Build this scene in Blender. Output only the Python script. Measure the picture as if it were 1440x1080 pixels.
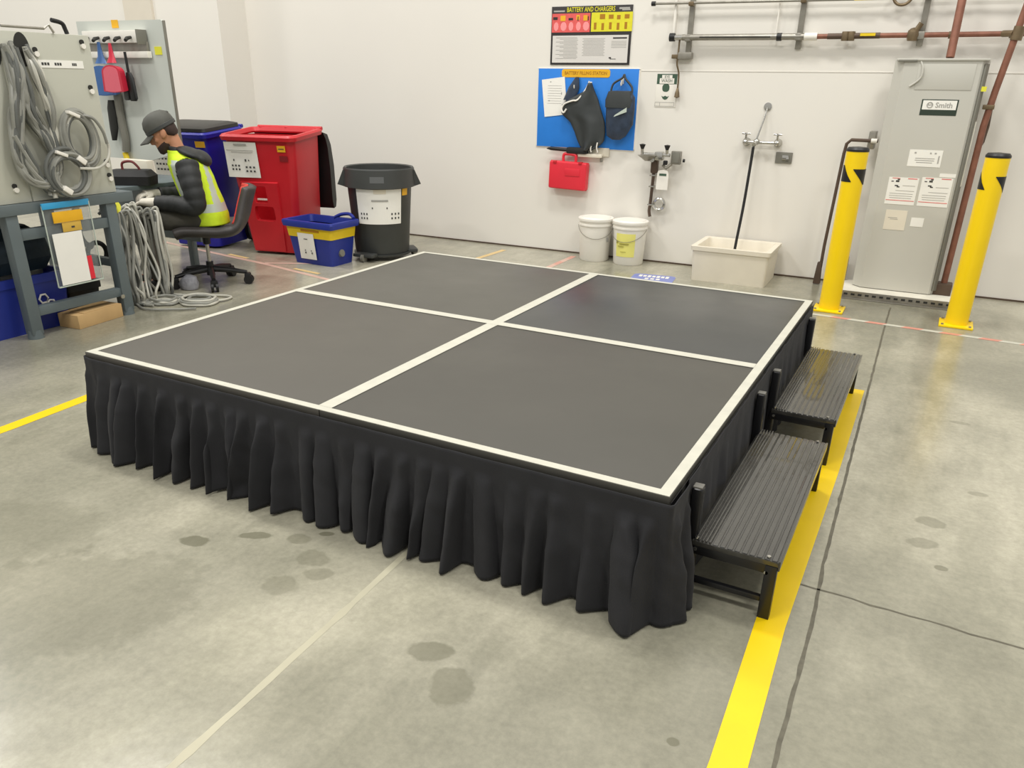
import bpy, bmesh, math, random
from mathutils import Vector, Matrix, noise
R = math.radians
PI = math.pi
random.seed(7)
for o in list(bpy.data.objects):
    bpy.data.objects.remove(o)
SC = bpy.context.scene
COL = SC.collection

# ------------------------------------------------------------------ camera, world, lights, exposure
cam_d = bpy.data.cameras.new('camera')
cam = bpy.data.objects.new('camera', cam_d)
COL.objects.link(cam)
cam.location = (2.917, -1.841, 1.419)
cam.rotation_euler = (R(66.17), R(-0.77), R(28.49))
cam_d.sensor_width = 36
cam_d.sensor_fit = 'HORIZONTAL'
cam_d.lens = 27.45
cam_d.shift_x = 0.0070
cam_d.shift_y = 0.04367
cam_d.clip_start = 0.05
SC.camera = cam

w = bpy.data.worlds.new('world')
SC.world = w
w.use_nodes = True
bg = w.node_tree.nodes['Background']
bg.inputs[0].default_value = (1.0, 0.985, 0.945, 1)
bg.inputs[1].default_value = 0.60

def area(name, loc, size, power, color=(1, 0.98, 0.94), rot=(0, 0, 0), sy=None):
    l = bpy.data.lights.new(name, 'AREA')
    l.energy = power
    l.color = color
    l.shape = 'RECTANGLE'
    l.size = size
    l.size_y = sy or size
    o = bpy.data.objects.new(name, l)
    o.location = loc
    o.rotation_euler = rot
    COL.objects.link(o)
    return o

for lx, ly, pw in ((0.9, 2.4, 150), (-3.2, 1.6, 150), (4.8, 2.0, 130), (0.9, -2.6, 150), (5.0, -2.4, 130), (-7.5, 1.5, 150), (-3.4, -3.0, 130)):  # the far-left lamp is an extra, added to brighten the left wall
    area('ceiling_lamp', (lx, ly, 6.6), 1.3, pw, sy=0.6)

SC.view_settings.view_transform = 'Standard'
SC.view_settings.look = 'None'
SC.view_settings.gamma = 1
SC.view_settings.use_curve_mapping = False
SC.view_settings.exposure = 0.0

# ------------------------------------------------------------------ materials
def lin(c):
    return tuple(((v / 255) / 12.92 if v / 255 <= 0.04045 else ((v / 255 + 0.055) / 1.055) ** 2.4) for v in c)

def mat(name, rgb, rough=0.5, metal=0.0, var=0.0, scale=8.0, bump=0.0, bscale=60.0, coat=0.0, alpha=1.0, trans=0.0, spec=0.5, sheen=0.0, stretch=(1, 1, 1)):
    m = bpy.data.materials.new(name)
    m.use_nodes = True
    nt = m.node_tree
    b = nt.nodes['Principled BSDF']
    c = lin(rgb)
    b.inputs['Roughness'].default_value = rough
    b.inputs['Metallic'].default_value = metal
    b.inputs['Coat Weight'].default_value = coat
    b.inputs['Alpha'].default_value = alpha
    b.inputs['Transmission Weight'].default_value = trans
    b.inputs['Specular IOR Level'].default_value = spec
    b.inputs['Sheen Weight'].default_value = sheen
    tc = nt.nodes.new('ShaderNodeTexCoord')
    mp = nt.nodes.new('ShaderNodeMapping')
    mp.inputs['Scale'].default_value = stretch
    nt.links.new(tc.outputs['Object'], mp.inputs[0])
    n = nt.nodes.new('ShaderNodeTexNoise')
    n.inputs['Scale'].default_value = scale
    n.inputs['Detail'].default_value = 5
    nt.links.new(mp.outputs[0], n.inputs[0])
    r = nt.nodes.new('ShaderNodeValToRGB')
    v = max(var, 0.015)
    r.color_ramp.elements[0].position = 0.3
    r.color_ramp.elements[1].position = 0.7
    r.color_ramp.elements[0].color = (*[x * (1 - v) for x in c], 1)
    r.color_ramp.elements[1].color = (*[min(1, x * (1 + v)) for x in c], 1)
    nt.links.new(n.outputs['Fac'], r.inputs[0])
    nt.links.new(r.outputs[0], b.inputs['Base Color'])
    if bump:
        n2 = nt.nodes.new('ShaderNodeTexNoise')
        n2.inputs['Scale'].default_value = bscale
        n2.inputs['Detail'].default_value = 3
        nt.links.new(mp.outputs[0], n2.inputs[0])
        bp = nt.nodes.new('ShaderNodeBump')
        bp.inputs['Strength'].default_value = bump
        bp.inputs['Distance'].default_value = 0.01
        nt.links.new(n2.outputs['Fac'], bp.inputs['Height'])
        nt.links.new(bp.outputs[0], b.inputs['Normal'])
    return m

M = {}
M['wall'] = mat('wall_paint', (229, 225, 216), 0.55, var=0.02, scale=0.8, bump=0.05, bscale=5)
M['tapewhite'] = mat('white_tape', (192, 190, 176), 0.5, var=0.05, scale=20)
M['cloth'] = mat('black_cloth', (43, 43, 45), 0.8, var=0.12, scale=9, bump=0.12, bscale=300, sheen=0.04, spec=0.22)
M['blackmetal'] = mat('black_metal', (22, 22, 24), 0.32, metal=0.0, var=0.1)
M['tread'] = mat('ribbed_tread', (54, 53, 50), 0.24, metal=0.0, var=0.25, scale=7, coat=0.5, stretch=(6, 1, 1))
M['yellow'] = mat('safety_yellow', (250, 212, 2), 0.35, var=0.02)
M['yellowtape'] = mat('yellow_floor_tape', (234, 198, 4), 0.4, var=0.05, scale=5)
M['black'] = mat('black_plastic', (20, 20, 20), 0.45, var=0.1)
M['blackrubber'] = mat('black_rubber', (28, 28, 28), 0.7, var=0.1)
M['heater'] = mat('heater_grey', (196, 194, 184), 0.42, var=0.02, scale=3)
M['heaterdark'] = mat('heater_edge', (120, 118, 108), 0.45, var=0.05)
M['white'] = mat('white_plastic', (236, 232, 222), 0.4, var=0.02)
M['paper'] = mat('paper', (240, 238, 230), 0.7, var=0.02)
M['cream'] = mat('cream_stone', (226, 218, 200), 0.5, var=0.03)
M['ink'] = mat('dark_print', (60, 60, 58), 0.7)
M['greyink'] = mat('grey_print', (168, 166, 160), 0.7)
M['red'] = mat('red_plastic', (196, 32, 42), 0.4, var=0.05, scale=4)
M['redcase'] = mat('red_case_plastic', (222, 44, 60), 0.4, var=0.03)
M['blue'] = mat('blue_plastic', (28, 28, 150), 0.4, var=0.06, scale=4)
M['binblue'] = mat('recycling_blue_plastic', (34, 50, 140), 0.45, var=0.06)
M['boardblue'] = mat('board_blue', (40, 128, 220), 0.45, var=0.03)
M['grey_can'] = mat('dark_grey_plastic', (58, 60, 58), 0.5, var=0.08)
M['copper'] = mat('copper_pipe', (138, 92, 74), 0.45, metal=0.3, var=0.2, scale=14)
M['steel'] = mat('galvanised_steel', (150, 146, 136), 0.35, metal=0.6, var=0.15, scale=14)
M['brass'] = mat('aged_brass', (120, 104, 80), 0.4, metal=0.6, var=0.2, scale=20)
M['chrome'] = mat('chrome', (190, 188, 182), 0.2, metal=0.9, var=0.05)
M['darkiron'] = mat('dark_iron_pipe', (88, 72, 60), 0.5, metal=0.3, var=0.15)
M['bench'] = mat('bench_grey_paint', (96, 106, 108), 0.45, var=0.05)
M['panel'] = mat('panel_grey', (190, 190, 176), 0.5, var=0.03, scale=2)
M['board'] = mat('board_grey', (200, 204, 196), 0.5, var=0.03, scale=2)
M['hole'] = mat('dark_recess', (38, 38, 34), 0.7)
M['cable'] = mat('grey_tubing', (138, 138, 130), 0.35, var=0.18, scale=10)
M['cabledark'] = mat('dark_tubing', (92, 94, 90), 0.4, var=0.2, scale=10)
M['cablelight'] = mat('clear_tubing', (186, 184, 172), 0.3, var=0.12, scale=10)
M['cardboard'] = mat('cardboard', (196, 162, 112), 0.8, var=0.08)
M['hivis'] = mat('hi_vis_fabric', (204, 232, 40), 0.7, var=0.08, scale=20)
M['silver'] = mat('reflective_tape', (186, 196, 184), 0.4, var=0.05)
M['jacket'] = mat('black_quilted_fabric', (30, 32, 32), 0.6, var=0.2, scale=16)
M['trousers'] = mat('grey_work_fabric', (72, 70, 62), 0.8, var=0.15, scale=10, bump=0.3, bscale=30)
M['skin'] = mat('skin', (186, 132, 100), 0.55, var=0.06, scale=12)
M['hair'] = mat('brown_hair', (52, 36, 30), 0.7, var=0.2, scale=60)
M['cap'] = mat('grey_cap_fabric', (78, 78, 72), 0.7, var=0.15, scale=14)
M['glove'] = mat('white_glove', (206, 200, 186), 0.8, var=0.08, scale=30)
M['apron'] = mat('dark_apron', (50, 54, 54), 0.55, var=0.1)
M['navy'] = mat('navy_bag', (46, 58, 76), 0.4, var=0.25, scale=18)
M['posterblack'] = mat('poster_black', (44, 40, 40), 0.5)
M['posterred'] = mat('poster_red', (222, 92, 88), 0.5, var=0.1, scale=30)
M['posteryel'] = mat('poster_yellow', (222, 214, 44), 0.5, var=0.05, scale=30)
M['posterpale'] = mat('poster_pale', (216, 212, 206), 0.6)
M['pink'] = mat('poster_pink', (244, 150, 150), 0.5)
M['amber'] = mat('amber_label', (232, 176, 30), 0.5, var=0.03)
M['amberdark'] = mat('amber_print', (170, 118, 10), 0.5)
M['green'] = mat('sign_green', (62, 88, 70), 0.5)
M['brandgreen'] = mat('plate_green', (44, 58, 46), 0.4)
M['tapered'] = mat('red_tape', (206, 140, 122), 0.5, var=0.1)
M['tapepink'] = mat('pink_worn_tape', (206, 172, 156), 0.5, var=0.1)
M['tapeor'] = mat('orange_worn_tape', (214, 184, 128), 0.5, var=0.1)
M['floorblue'] = mat('floor_sign_blue', (120, 130, 190), 0.4, var=0.05)
M['stickyellow'] = mat('sticky_note_yellow', (226, 222, 60), 0.6)
M['dpred'] = mat('dustpan_red', (196, 40, 62), 0.35, var=0.05)
M['dppink'] = mat('dustpan_pan_pink', (222, 100, 116), 0.4)
M['dpblue'] = mat('dustpan_blue', (64, 104, 160), 0.35, var=0.08)
M['chairred'] = mat('chair_red_fabric', (196, 60, 50), 0.8)
M['chairgrey'] = mat('chair_dark_shell', (58, 54, 52), 0.5, var=0.1)
M['sillow'] = mat('bin_yellow', (232, 200, 30), 0.4, var=0.04)
M['pouch'] = mat('clear_pouch', (150, 156, 156), 0.2, alpha=0.45, var=0.04)
M['pouchblue'] = mat('pouch_blue_edge', (60, 160, 210), 0.3)
M['jugyellow'] = mat('bucket_label_yellow', (232, 226, 124), 0.5, var=0.03)
M['tankside'] = mat('white_insulation', (214, 210, 196), 0.7, var=0.1)

def deckmat(name, rgb, rough, seed):
    m = mat(name, rgb, rough, var=0.05, scale=1.6, bump=0.02, bscale=400, spec=0.5)
    nt = m.node_tree
    b = nt.nodes['Principled BSDF']
    tc = nt.nodes.new('ShaderNodeTexCoord')
    mp = nt.nodes.new('ShaderNodeMapping')
    mp.inputs['Location'].default_value = (seed, seed * 2, 0)
    nt.links.new(tc.outputs['Object'], mp.inputs[0])
    n = nt.nodes.new('ShaderNodeTexNoise')
    n.inputs['Scale'].default_value = 2.2
    n.inputs['Detail'].default_value = 6
    nt.links.new(mp.outputs[0], n.inputs[0])
    mr = nt.nodes.new('ShaderNodeMapRange')
    mr.inputs[1].default_value = 0.3
    mr.inputs[2].default_value = 0.7
    mr.inputs[3].default_value = rough - 0.05
    mr.inputs[4].default_value = rough + 0.07
    nt.links.new(n.outputs['Fac'], mr.inputs[0])
    nt.links.new(mr.outputs[0], b.inputs['Roughness'])
    return m

# concrete floor: two noise scales, worn streaks, stains with shapes of their own
def floor_material():
    m = bpy.data.materials.new('sealed_concrete')
    m.use_nodes = True
    nt = m.node_tree
    L = nt.links.new
    N = nt.nodes.new
    b = nt.nodes['Principled BSDF']
    tc = N('ShaderNodeTexCoord')
    def noise_n(scale, detail, rough, stretch=(1, 1, 1), rot=0):
        mp = N('ShaderNodeMapping')
        mp.inputs['Scale'].default_value = stretch
        mp.inputs['Rotation'].default_value = (0, 0, rot)
        L(tc.outputs['Object'], mp.inputs[0])
        n = N('ShaderNodeTexNoise')
        n.inputs['Scale'].default_value = scale
        n.inputs['Detail'].default_value = detail
        n.inputs['Roughness'].default_value = rough
        L(mp.outputs[0], n.inputs[0])
        return n.outputs['Fac']
    def ramp(f, p0, c0, p1, c1):
        r = N('ShaderNodeValToRGB')
        r.color_ramp.elements[0].position = p0
        r.color_ramp.elements[1].position = p1
        r.color_ramp.elements[0].color = (*c0, 1)
        r.color_ramp.elements[1].color = (*c1, 1)
        L(f, r.inputs[0])
        return r.outputs[0]
    def mix(f, a, c, mode='MIX'):
        x = N('ShaderNodeMix')
        x.data_type = 'RGBA'
        x.blend_type = mode
        if isinstance(f, float):
            x.inputs[0].default_value = f
        else:
            L(f, x.inputs[0])
        for i, v in ((6, a), (7, c)):
            if isinstance(v, tuple):
                x.inputs[i].default_value = (*v, 1)
            else:
                L(v, x.inputs[i])
        return x.outputs[2]
    base = ramp(noise_n(0.9, 6, 0.6), 0.35, lin((130, 128, 112)), 0.68, lin((170, 166, 146)))
    streak = ramp(noise_n(2.2, 6, 0.65, (1, 0.28, 1), 0.2), 0.42, (0, 0, 0), 0.72, (1, 1, 1))
    c = mix(streak, base, lin((184, 179, 160)))
    dark = ramp(noise_n(0.55, 5, 0.55), 0.5, (0, 0, 0), 0.62, (0.7, 0.7, 0.7))
    c = mix(dark, c, lin((128, 126, 110)))
    fine = ramp(noise_n(45, 4, 0.7), 0.3, (0.86, 0.86, 0.86), 0.7, (1.08, 1.08, 1.08))
    c = mix(1.0, c, fine, 'MULTIPLY')
    mid = ramp(noise_n(9, 6, 0.7), 0.3, (0.89, 0.89, 0.89), 0.7, (1.07, 1.07, 1.07))
    c = mix(1.0, c, mid, 'MULTIPLY')
    sp = N('ShaderNodeSeparateXYZ')
    L(tc.outputs['Object'], sp.inputs[0])
    nz = noise_n(14, 3, 0.6)
    def blob(cx, cy, rx, ry, rot, strength, colr):
        nonlocal c
        mp = N('ShaderNodeMapping')
        mp.vector_type = 'TEXTURE'
        mp.inputs['Location'].default_value = (cx, cy, 0)
        mp.inputs['Rotation'].default_value = (0, 0, rot)
        mp.inputs['Scale'].default_value = (rx, ry, 1)
        L(tc.outputs['Object'], mp.inputs[0])
        ln = N('ShaderNodeVectorMath')
        ln.operation = 'LENGTH'
        L(mp.outputs[0], ln.inputs[0])
        ad = N('ShaderNodeMath')
        ad.operation = 'ADD'
        L(ln.outputs['Value'], ad.inputs[0])
        L(nz, ad.inputs[1])
        mr = N('ShaderNodeMapRange')
        mr.inputs[1].default_value = 1.35
        mr.inputs[2].default_value = 1.55
        mr.inputs[3].default_value = strength
        mr.inputs[4].default_value = 0
        L(ad.outputs[0], mr.inputs[0])
        c = mix(mr.outputs[0], c, colr)
    st = lin((104, 102, 84))
    for bl in STAINS:
        blob(*bl, st)
    L(c, b.inputs['Base Color'])
    rr = N('ShaderNodeMapRange')
    rr.inputs[3].default_value = 0.12
    rr.inputs[4].default_value = 0.32
    L(noise_n(1.3, 6, 0.6), rr.inputs[0])
    L(rr.outputs[0], b.inputs['Roughness'])
    b.inputs['Specular IOR Level'].default_value = 0.55
    bp = N('ShaderNodeBump')
    bp.inputs['Strength'].default_value = 0.12
    bp.inputs['Distance'].default_value = 0.004
    L(noise_n(20, 5, 0.6), bp.inputs['Height'])
    L(bp.outputs[0], b.inputs['Normal'])
    return m
STAINS = [  # centre x, y, radius x, y, rotation, strength
    (0.946, -0.353, 0.050, 0.034, 0.3, 0.75), (1.098, -0.225, 0.062, 0.022, 0.5, 0.7),
    (1.24, -0.17, 0.042, 0.034, 0.2, 0.5), (1.30, -0.10, 0.028, 0.014, 0.5, 0.75),
    (1.36, -0.24, 0.06, 0.045, 0.0, 0.38), (1.43, -0.30, 0.05, 0.035, 0.4, 0.35), (1.37, -0.40, 0.06, 0.05, 0.1, 0.38),
    (1.94, -0.43, 0.07, 0.042, 0.4, 0.55), (2.06, -0.52, 0.06, 0.075, 0.5, 0.5), (2.62, -0.42, 0.016, 0.016, 0, 0.8),
    (2.88, 1.05, 0.02, 0.02, 0, 0.0), (3.12, 1.03, 0.05, 0.04, 0, 0.5), (3.10, 0.86, 0.05, 0.04, 0.3, 0.45), (3.16, 0.72, 0.022, 0.016, 0.2, 0.7),
    (3.27, 1.36, 0.04, 0.02, 0.2, 0.4), (3.21, 2.12, 0.05, 0.02, 0, 0.4), (0.85, -0.80, 0.42, 0.28, 0.7, 0.32), (0.35, -0.62, 0.35, 0.22, 0.3, 0.25),
]

# ------------------------------------------------------------------ mesh building helpers
class MB:
    def __init__(s):
        s.bm = bmesh.new()
    def box(s, c, d, bev=0.0, rot=None, seg=2, taper=None):
        r = bmesh.ops.create_cube(s.bm, size=1.0)
        vs = r['verts']
        for v in vs:
            if taper and v.co.z > 0:
                v.co.x *= taper[0]; v.co.y *= taper[1]
            v.co = Vector((v.co.x * d[0], v.co.y * d[1], v.co.z * d[2]))
        if bev > 0:
            es = list({e for v in vs for e in v.link_edges})
            r = bmesh.ops.bevel(s.bm, geom=es, offset=bev, segments=seg, affect='EDGES', profile=0.6)
            vs = list({v for f in r['faces'] for v in f.verts} | {v for v in vs if v.is_valid})
        m = Matrix.Translation(c)
        if rot is not None:
            m = m @ (rot if isinstance(rot, Matrix) else Matrix.Rotation(rot, 4, 'Z'))
        bmesh.ops.transform(s.bm, matrix=m, verts=vs)
        return s
    def tube(s, pts, r, seg=10, closed=False, cap=True):
        pts = [Vector(p) for p in pts]
        n = len(pts)
        rad = r if isinstance(r, (list, tuple)) else [r] * n
        rings = []
        up = None
        for i, p in enumerate(pts):
            if closed:
                t = pts[(i + 1) % n] - pts[i - 1]
            else:
                t = pts[min(i + 1, n - 1)] - pts[max(i - 1, 0)]
            if t.length < 1e-9:
                t = Vector((0, 0, 1))
            t.normalize()
            if up is None:
                up = Vector((0, 0, 1)) if abs(t.z) < 0.9 else Vector((1, 0, 0))
            a = t.cross(up)
            if a.length < 1e-4:
                a = t.cross(Vector((0.3, 1, 0.1)))
            a.normalize()
            b = a.cross(t).normalized()
            up = b
            rings.append([s.bm.verts.new(p + (a * math.cos(2 * PI * k / seg) + b * math.sin(2 * PI * k / seg)) * rad[i]) for k in range(seg)])
        m = n if closed else n - 1
        for i in range(m):
            A, B = rings[i], rings[(i + 1) % n]
            off = 0
            if closed and i == n - 1:
                off = min(range(seg), key=lambda q: (A[0].co - B[q].co).length)
            for k in range(seg):
                s.bm.faces.new((A[k], A[(k + 1) % seg], B[(k + 1 + off) % seg], B[(k + off) % seg]))
        if cap and not closed:
            s.bm.faces.new(rings[0][::-1])
            s.bm.faces.new(rings[-1])
        return s
    def cyl(s, a, b, r, seg=16, r2=None):
        return s.tube([a, b], [r, r if r2 is None else r2], seg)
    def lathe(s, prof, c=(0, 0, 0), seg=32, close=False):
        c = Vector(c)
        rings = []
        for (r, z) in prof:
            if r < 1e-6:
                rings.append([s.bm.verts.new(c + Vector((0, 0, z)))])
            else:
                rings.append([s.bm.verts.new(c + Vector((r * math.cos(2 * PI * k / seg), r * math.sin(2 * PI * k / seg), z))) for k in range(seg)])
        for A, B in zip(rings, rings[1:]):
            for k in range(seg):
                k2 = (k + 1) % seg
                if len(A) == 1 and len(B) == 1: continue
                if len(A) == 1: s.bm.faces.new((A[0], B[k], B[k2]))
                elif len(B) == 1: s.bm.faces.new((A[k], A[k2], B[0]))
                else: s.bm.faces.new((A[k], A[k2], B[k2], B[k]))
        return s
    def loft(s, secs, closed_ends=True):
        """secs: list of lists of points (same count)"""
        rings = [[s.bm.verts.new(Vector(p)) for p in sec] for sec in secs]
        n = len(rings[0])
        for A, B in zip(rings, rings[1:]):
            for k in range(n):
                s.bm.faces.new((A[k], A[(k + 1) % n], B[(k + 1) % n], B[k]))
        if closed_ends:
            s.bm.faces.new(rings[0][::-1])
            s.bm.faces.new(rings[-1])
        return s
    def prism(s, poly, t, m=None):
        """poly in xz-plane (x, z), thickness t along y (front face at -t)"""
        f = [s.bm.verts.new((x, -t, z)) for x, z in poly]
        b = [s.bm.verts.new((x, 0, z)) for x, z in poly]
        n = len(poly)
        s.bm.faces.new(f)
        s.bm.faces.new(b[::-1])
        for k in range(n):
            s.bm.faces.new((f[(k + 1) % n], f[k], b[k], b[(k + 1) % n]))
        if m is not None:
            bmesh.ops.transform(s.bm, matrix=m, verts=f + b)
        return s
    def grid(s, fn, nu, nv, th=0.0):
        v = [[s.bm.verts.new(Vector(fn(i / nu, j / nv))) for j in range(nv + 1)] for i in range(nu + 1)]
        for i in range(nu):
            for j in range(nv):
                s.bm.faces.new((v[i][j], v[i + 1][j], v[i + 1][j + 1], v[i][j + 1]))
        return s
    def ball(s, c, r, sc=(1, 1, 1), seg=16, rot=None):
        q = bmesh.ops.create_uvsphere(s.bm, u_segments=seg, v_segments=max(8, seg // 2), radius=r)
        m = Matrix.Translation(c) @ (rot if rot is not None else Matrix.Identity(4)) @ Matrix.Diagonal((*sc, 1))
        bmesh.ops.transform(s.bm, matrix=m, verts=q['verts'])
        return s
    def torus(s, c, Rr, r, rot=None, seg=28, seg2=8, sq=1.0):
        m = rot if rot is not None else Matrix.Identity(4)
        pts = [Vector(c) + (m @ Vector((Rr * math.cos(2 * PI * k / seg), Rr * sq * math.sin(2 * PI * k / seg), 0))) for k in range(seg)]
        return s.tube(pts, r, seg2, closed=True)
    def xf(s, m):
        bmesh.ops.transform(s.bm, matrix=m, verts=s.bm.verts[:])
        return s
    def build(s, name, m, parent=None, smooth=True, world=False, mods=None, angle=35):
        bmesh.ops.recalc_face_normals(s.bm, faces=s.bm.faces[:])
        me = bpy.data.meshes.new(name)
        if world and parent is not None:
            top = parent
            while top.parent: top = top.parent
            mw = Matrix.Translation(top.location) @ Matrix.Rotation(top.rotation_euler.z, 4, 'Z')
            s.xf(mw.inverted())
        o = bpy.data.objects.new(name, me)
        if parent is None:
            xs = [v.co for v in s.bm.verts]
            c = Vector(((min(v.x for v in xs) + max(v.x for v in xs)) / 2, (min(v.y for v in xs) + max(v.y for v in xs)) / 2, min(v.z for v in xs)))
            s.xf(Matrix.Translation(-c))
            o.location = c
        s.bm.to_mesh(me)
        s.bm.free()
        for mm in (m if isinstance(m, (list, tuple)) else [m]):
            me.materials.append(mm)
        if smooth:
            me.shade_smooth()
            try:
                me.set_sharp_from_angle(angle=R(angle))
            except Exception:
                pass
        COL.objects.link(o)
        if parent is not None:
            o.parent = parent
        return o

def ell(c, u, v, n=20, pw=1.0):
    c, u, v = Vector(c), Vector(u), Vector(v)
    out = []
    for k in range(n):
        a = 2 * PI * k / n
        ca, sa = math.cos(a), math.sin(a)
        if pw != 1.0:
            ca = math.copysign(abs(ca) ** pw, ca); sa = math.copysign(abs(sa) ** pw, sa)
        out.append(c + u * ca + v * sa)
    return out

def rrect(cx, cy, z, hx, hy, r, n=6):
    """rounded rectangle ring in xy"""
    out = []
    for (sx, sy, a0) in ((1, 1, 0), (-1, 1, PI / 2), (-1, -1, PI), (1, -1, 3 * PI / 2)):
        for k in range(n):
            a = a0 + (PI / 2) * k / (n - 1)
            out.append((cx + sx * (hx - r) + r * math.cos(a), cy + sy * (hy - r) + r * math.sin(a), z))
    return out

def remesh(o, size, sub=0, smooth=0):
    m = o.modifiers.new('remesh', 'REMESH')
    m.mode = 'VOXEL'
    m.voxel_size = size
    m.use_smooth_shade = True
    if smooth:
        q = o.modifiers.new('smooth', 'SMOOTH')
        q.iterations = smooth
        q.factor = 0.5
    return o

def tag(o, label=None, cat=None, group=None, kind=None):
    if label: o['label'] = label
    if cat: o['category'] = cat
    if group: o['group'] = group
    if kind: o['kind'] = kind
    return o

def thing(name, label, cat, loc=(0, 0, 0), rz=0.0, group=None):
    o = bpy.data.objects.new(name, None)
    o.empty_display_size = 0.1
    o.location = loc
    o.rotation_euler = (0, 0, rz)
    COL.objects.link(o)
    return tag(o, label, cat, group)

def struct(o):
    return tag(o, kind='structure')

def copy_tree(o, parent=None):
    c = o.copy()
    COL.objects.link(c)
    c.parent = parent
    for ch in list(o.children):
        copy_tree(ch, c)
    return c

def text(s, size, parent, m, loc, rot=(PI / 2, 0, 0), name='lettering', width=None, bold=0.0, align='CENTER'):
    """flat lettering; local frame: faces -y when rot = (90,0,0)"""
    cu = bpy.data.curves.new('t', 'FONT')
    cu.body = s
    cu.size = size
    cu.extrude = 0.0004
    cu.offset = bold
    cu.align_x = align
    cu.align_y = 'CENTER'
    cu.resolution_u = 2
    t = bpy.data.objects.new('t', cu)
    COL.objects.link(t)
    bpy.context.view_layer.update()
    me = bpy.data.meshes.new_from_object(t.evaluated_get(bpy.context.evaluated_depsgraph_get()))
    bpy.data.objects.remove(t)
    if width:
        xs = [v.co.x for v in me.vertices]
        k = width / (max(xs) - min(xs))
        for v in me.vertices: v.co.x *= k
    from mathutils import Euler
    me.transform(Matrix.Translation(loc) @ Euler(rot).to_matrix().to_4x4())
    me.name = name
    me.materials.clear()
    me.materials.append(m)
    o = bpy.data.objects.new(name, me)
    COL.objects.link(o)
    o.parent = parent
    return o

def catmull(pts, n=8, closed=False):
    P = [Vector(p) for p in pts]
    out = []
    m = len(P)
    rng = range(m if closed else m - 1)
    for i in rng:
        if closed:
            p0, p1, p2, p3 = P[i - 1], P[i], P[(i + 1) % m], P[(i + 2) % m]
        else:
            p0, p1, p2, p3 = P[max(i - 1, 0)], P[i], P[i + 1], P[min(i + 2, m - 1)]
        for k in range(n):
            t = k / n
            out.append(0.5 * ((2 * p1) + (-p0 + p2) * t + (2 * p0 - 5 * p1 + 4 * p2 - p3) * t * t + (-p0 + 3 * p1 - 3 * p2 + p3) * t ** 3))
    if not closed: out.append(P[-1])
    return out

WA = math.atan(0.024)
def yw(x): return 4.845 + 0.024 * x

# ------------------------------------------------------------------ setting
fm = floor_material()
b = MB(); b.box((0, 1, -0.05), (16, 16, 0.1))
fl_o = b.build('floor', fm, smooth=False); fl_o.data.transform(Matrix.Translation((0, 1, -0.1))); fl_o.location = (0, 0, 0); struct(fl_o)
b = MB(); b.box((0, 0.1, 3.5), (16.0, 0.2, 7), rot=None); b.xf(Matrix.Translation((1.5, yw(1.5), 0)) @ Matrix.Rotation(WA, 4, 'Z'))
struct(b.build('wall_back', M['wall'], smooth=False))
b = MB(); b.box((-8.66, 4.60, 3.5), (10.0, 0.42, 7)); struct(b.build('wall_left', M['wall'], smooth=False))
b = MB(); b.box((-4.775, 4.375, 3.5), (0.42, 0.03, 7)); struct(b.build('trim_5', mat('trim_beige', (216, 208, 192), 0.6), smooth=False))
b = MB(); b.box((0, -0.004, 0.006), (9.6, 0.008, 0.012)); b.xf(Matrix.Translation((1.15, yw(1.15), 0)) @ Matrix.Rotation(WA, 4, 'Z'))
struct(b.build('base_gap_shade', M['darkiron'], smooth=False))  # dark strip drawn in for the shadowed gap along the wall foot
b = MB(); b.box((0, -0.0015, 0), (4.4, 0.003, 0.006)); b.xf(Matrix.Translation((2.75, yw(2.75), 1.532)) @ Matrix.Rotation(WA, 4, 'Z'))
struct(b.build('trim_1', M['wall'], smooth=False))

def wiggle_strip(pts, wd, z, seed=0, amp=0.004, step=0.05):
    b = MB()
    P = [Vector((x, y, 0)) for x, y in pts]
    out = []
    for a, c in zip(P, P[1:]):
        n = max(1, int((c - a).length / step))
        for k in range(n):
            out.append(a.lerp(c, k / n))
    out.append(P[-1])
    rows = []
    for i, p in enumerate(out):
        t = (out[min(i + 1, len(out) - 1)] - out[max(i - 1, 0)]).normalized()
        nn = Vector((-t.y, t.x, 0))
        q = p + nn * amp * noise.noise(Vector((i * 0.6, seed, 0)))
        ww = wd * (1 + (0.5 * noise.noise(Vector((i * 0.9, seed + 9, 0))) if amp else 0)) / 2
        rows.append((b.bm.verts.new(q + nn * ww + Vector((0, 0, z))), b.bm.verts.new(q - nn * ww + Vector((0, 0, z)))))
    for (a1, a2), (c1, c2) in zip(rows, rows[1:]):
        b.bm.faces.new((a1, a2, c2, c1))
    return b
M['joint'] = mat('floor_joint', (92, 88, 74), 0.7, var=0.2, scale=30)
M['groove'] = mat('filled_groove', (176, 171, 148), 0.5, var=0.08, scale=6)
struct(wiggle_strip([(2.755, 4.25), (2.762, 3.6), (2.82, 0.6), (2.838, 0.2), (2.852, -1.2)], 0.011, 0.0006, 1).build('trim_2', M['joint'], smooth=False))
struct(wiggle_strip([(2.765, 0.40), (3.40, 0.385), (5.0, 0.33)], 0.008, 0.0006, 2, 0.012).build('trim_3', M['joint'], smooth=False))
struct(wiggle_strip([(1.65, -1.7), (1.653, -1.05), (1.626, -0.42), (1.60, 0.02)], 0.022, 0.0005, 3, 0.003).build('trim_4', M['groove'], smooth=False))

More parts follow.
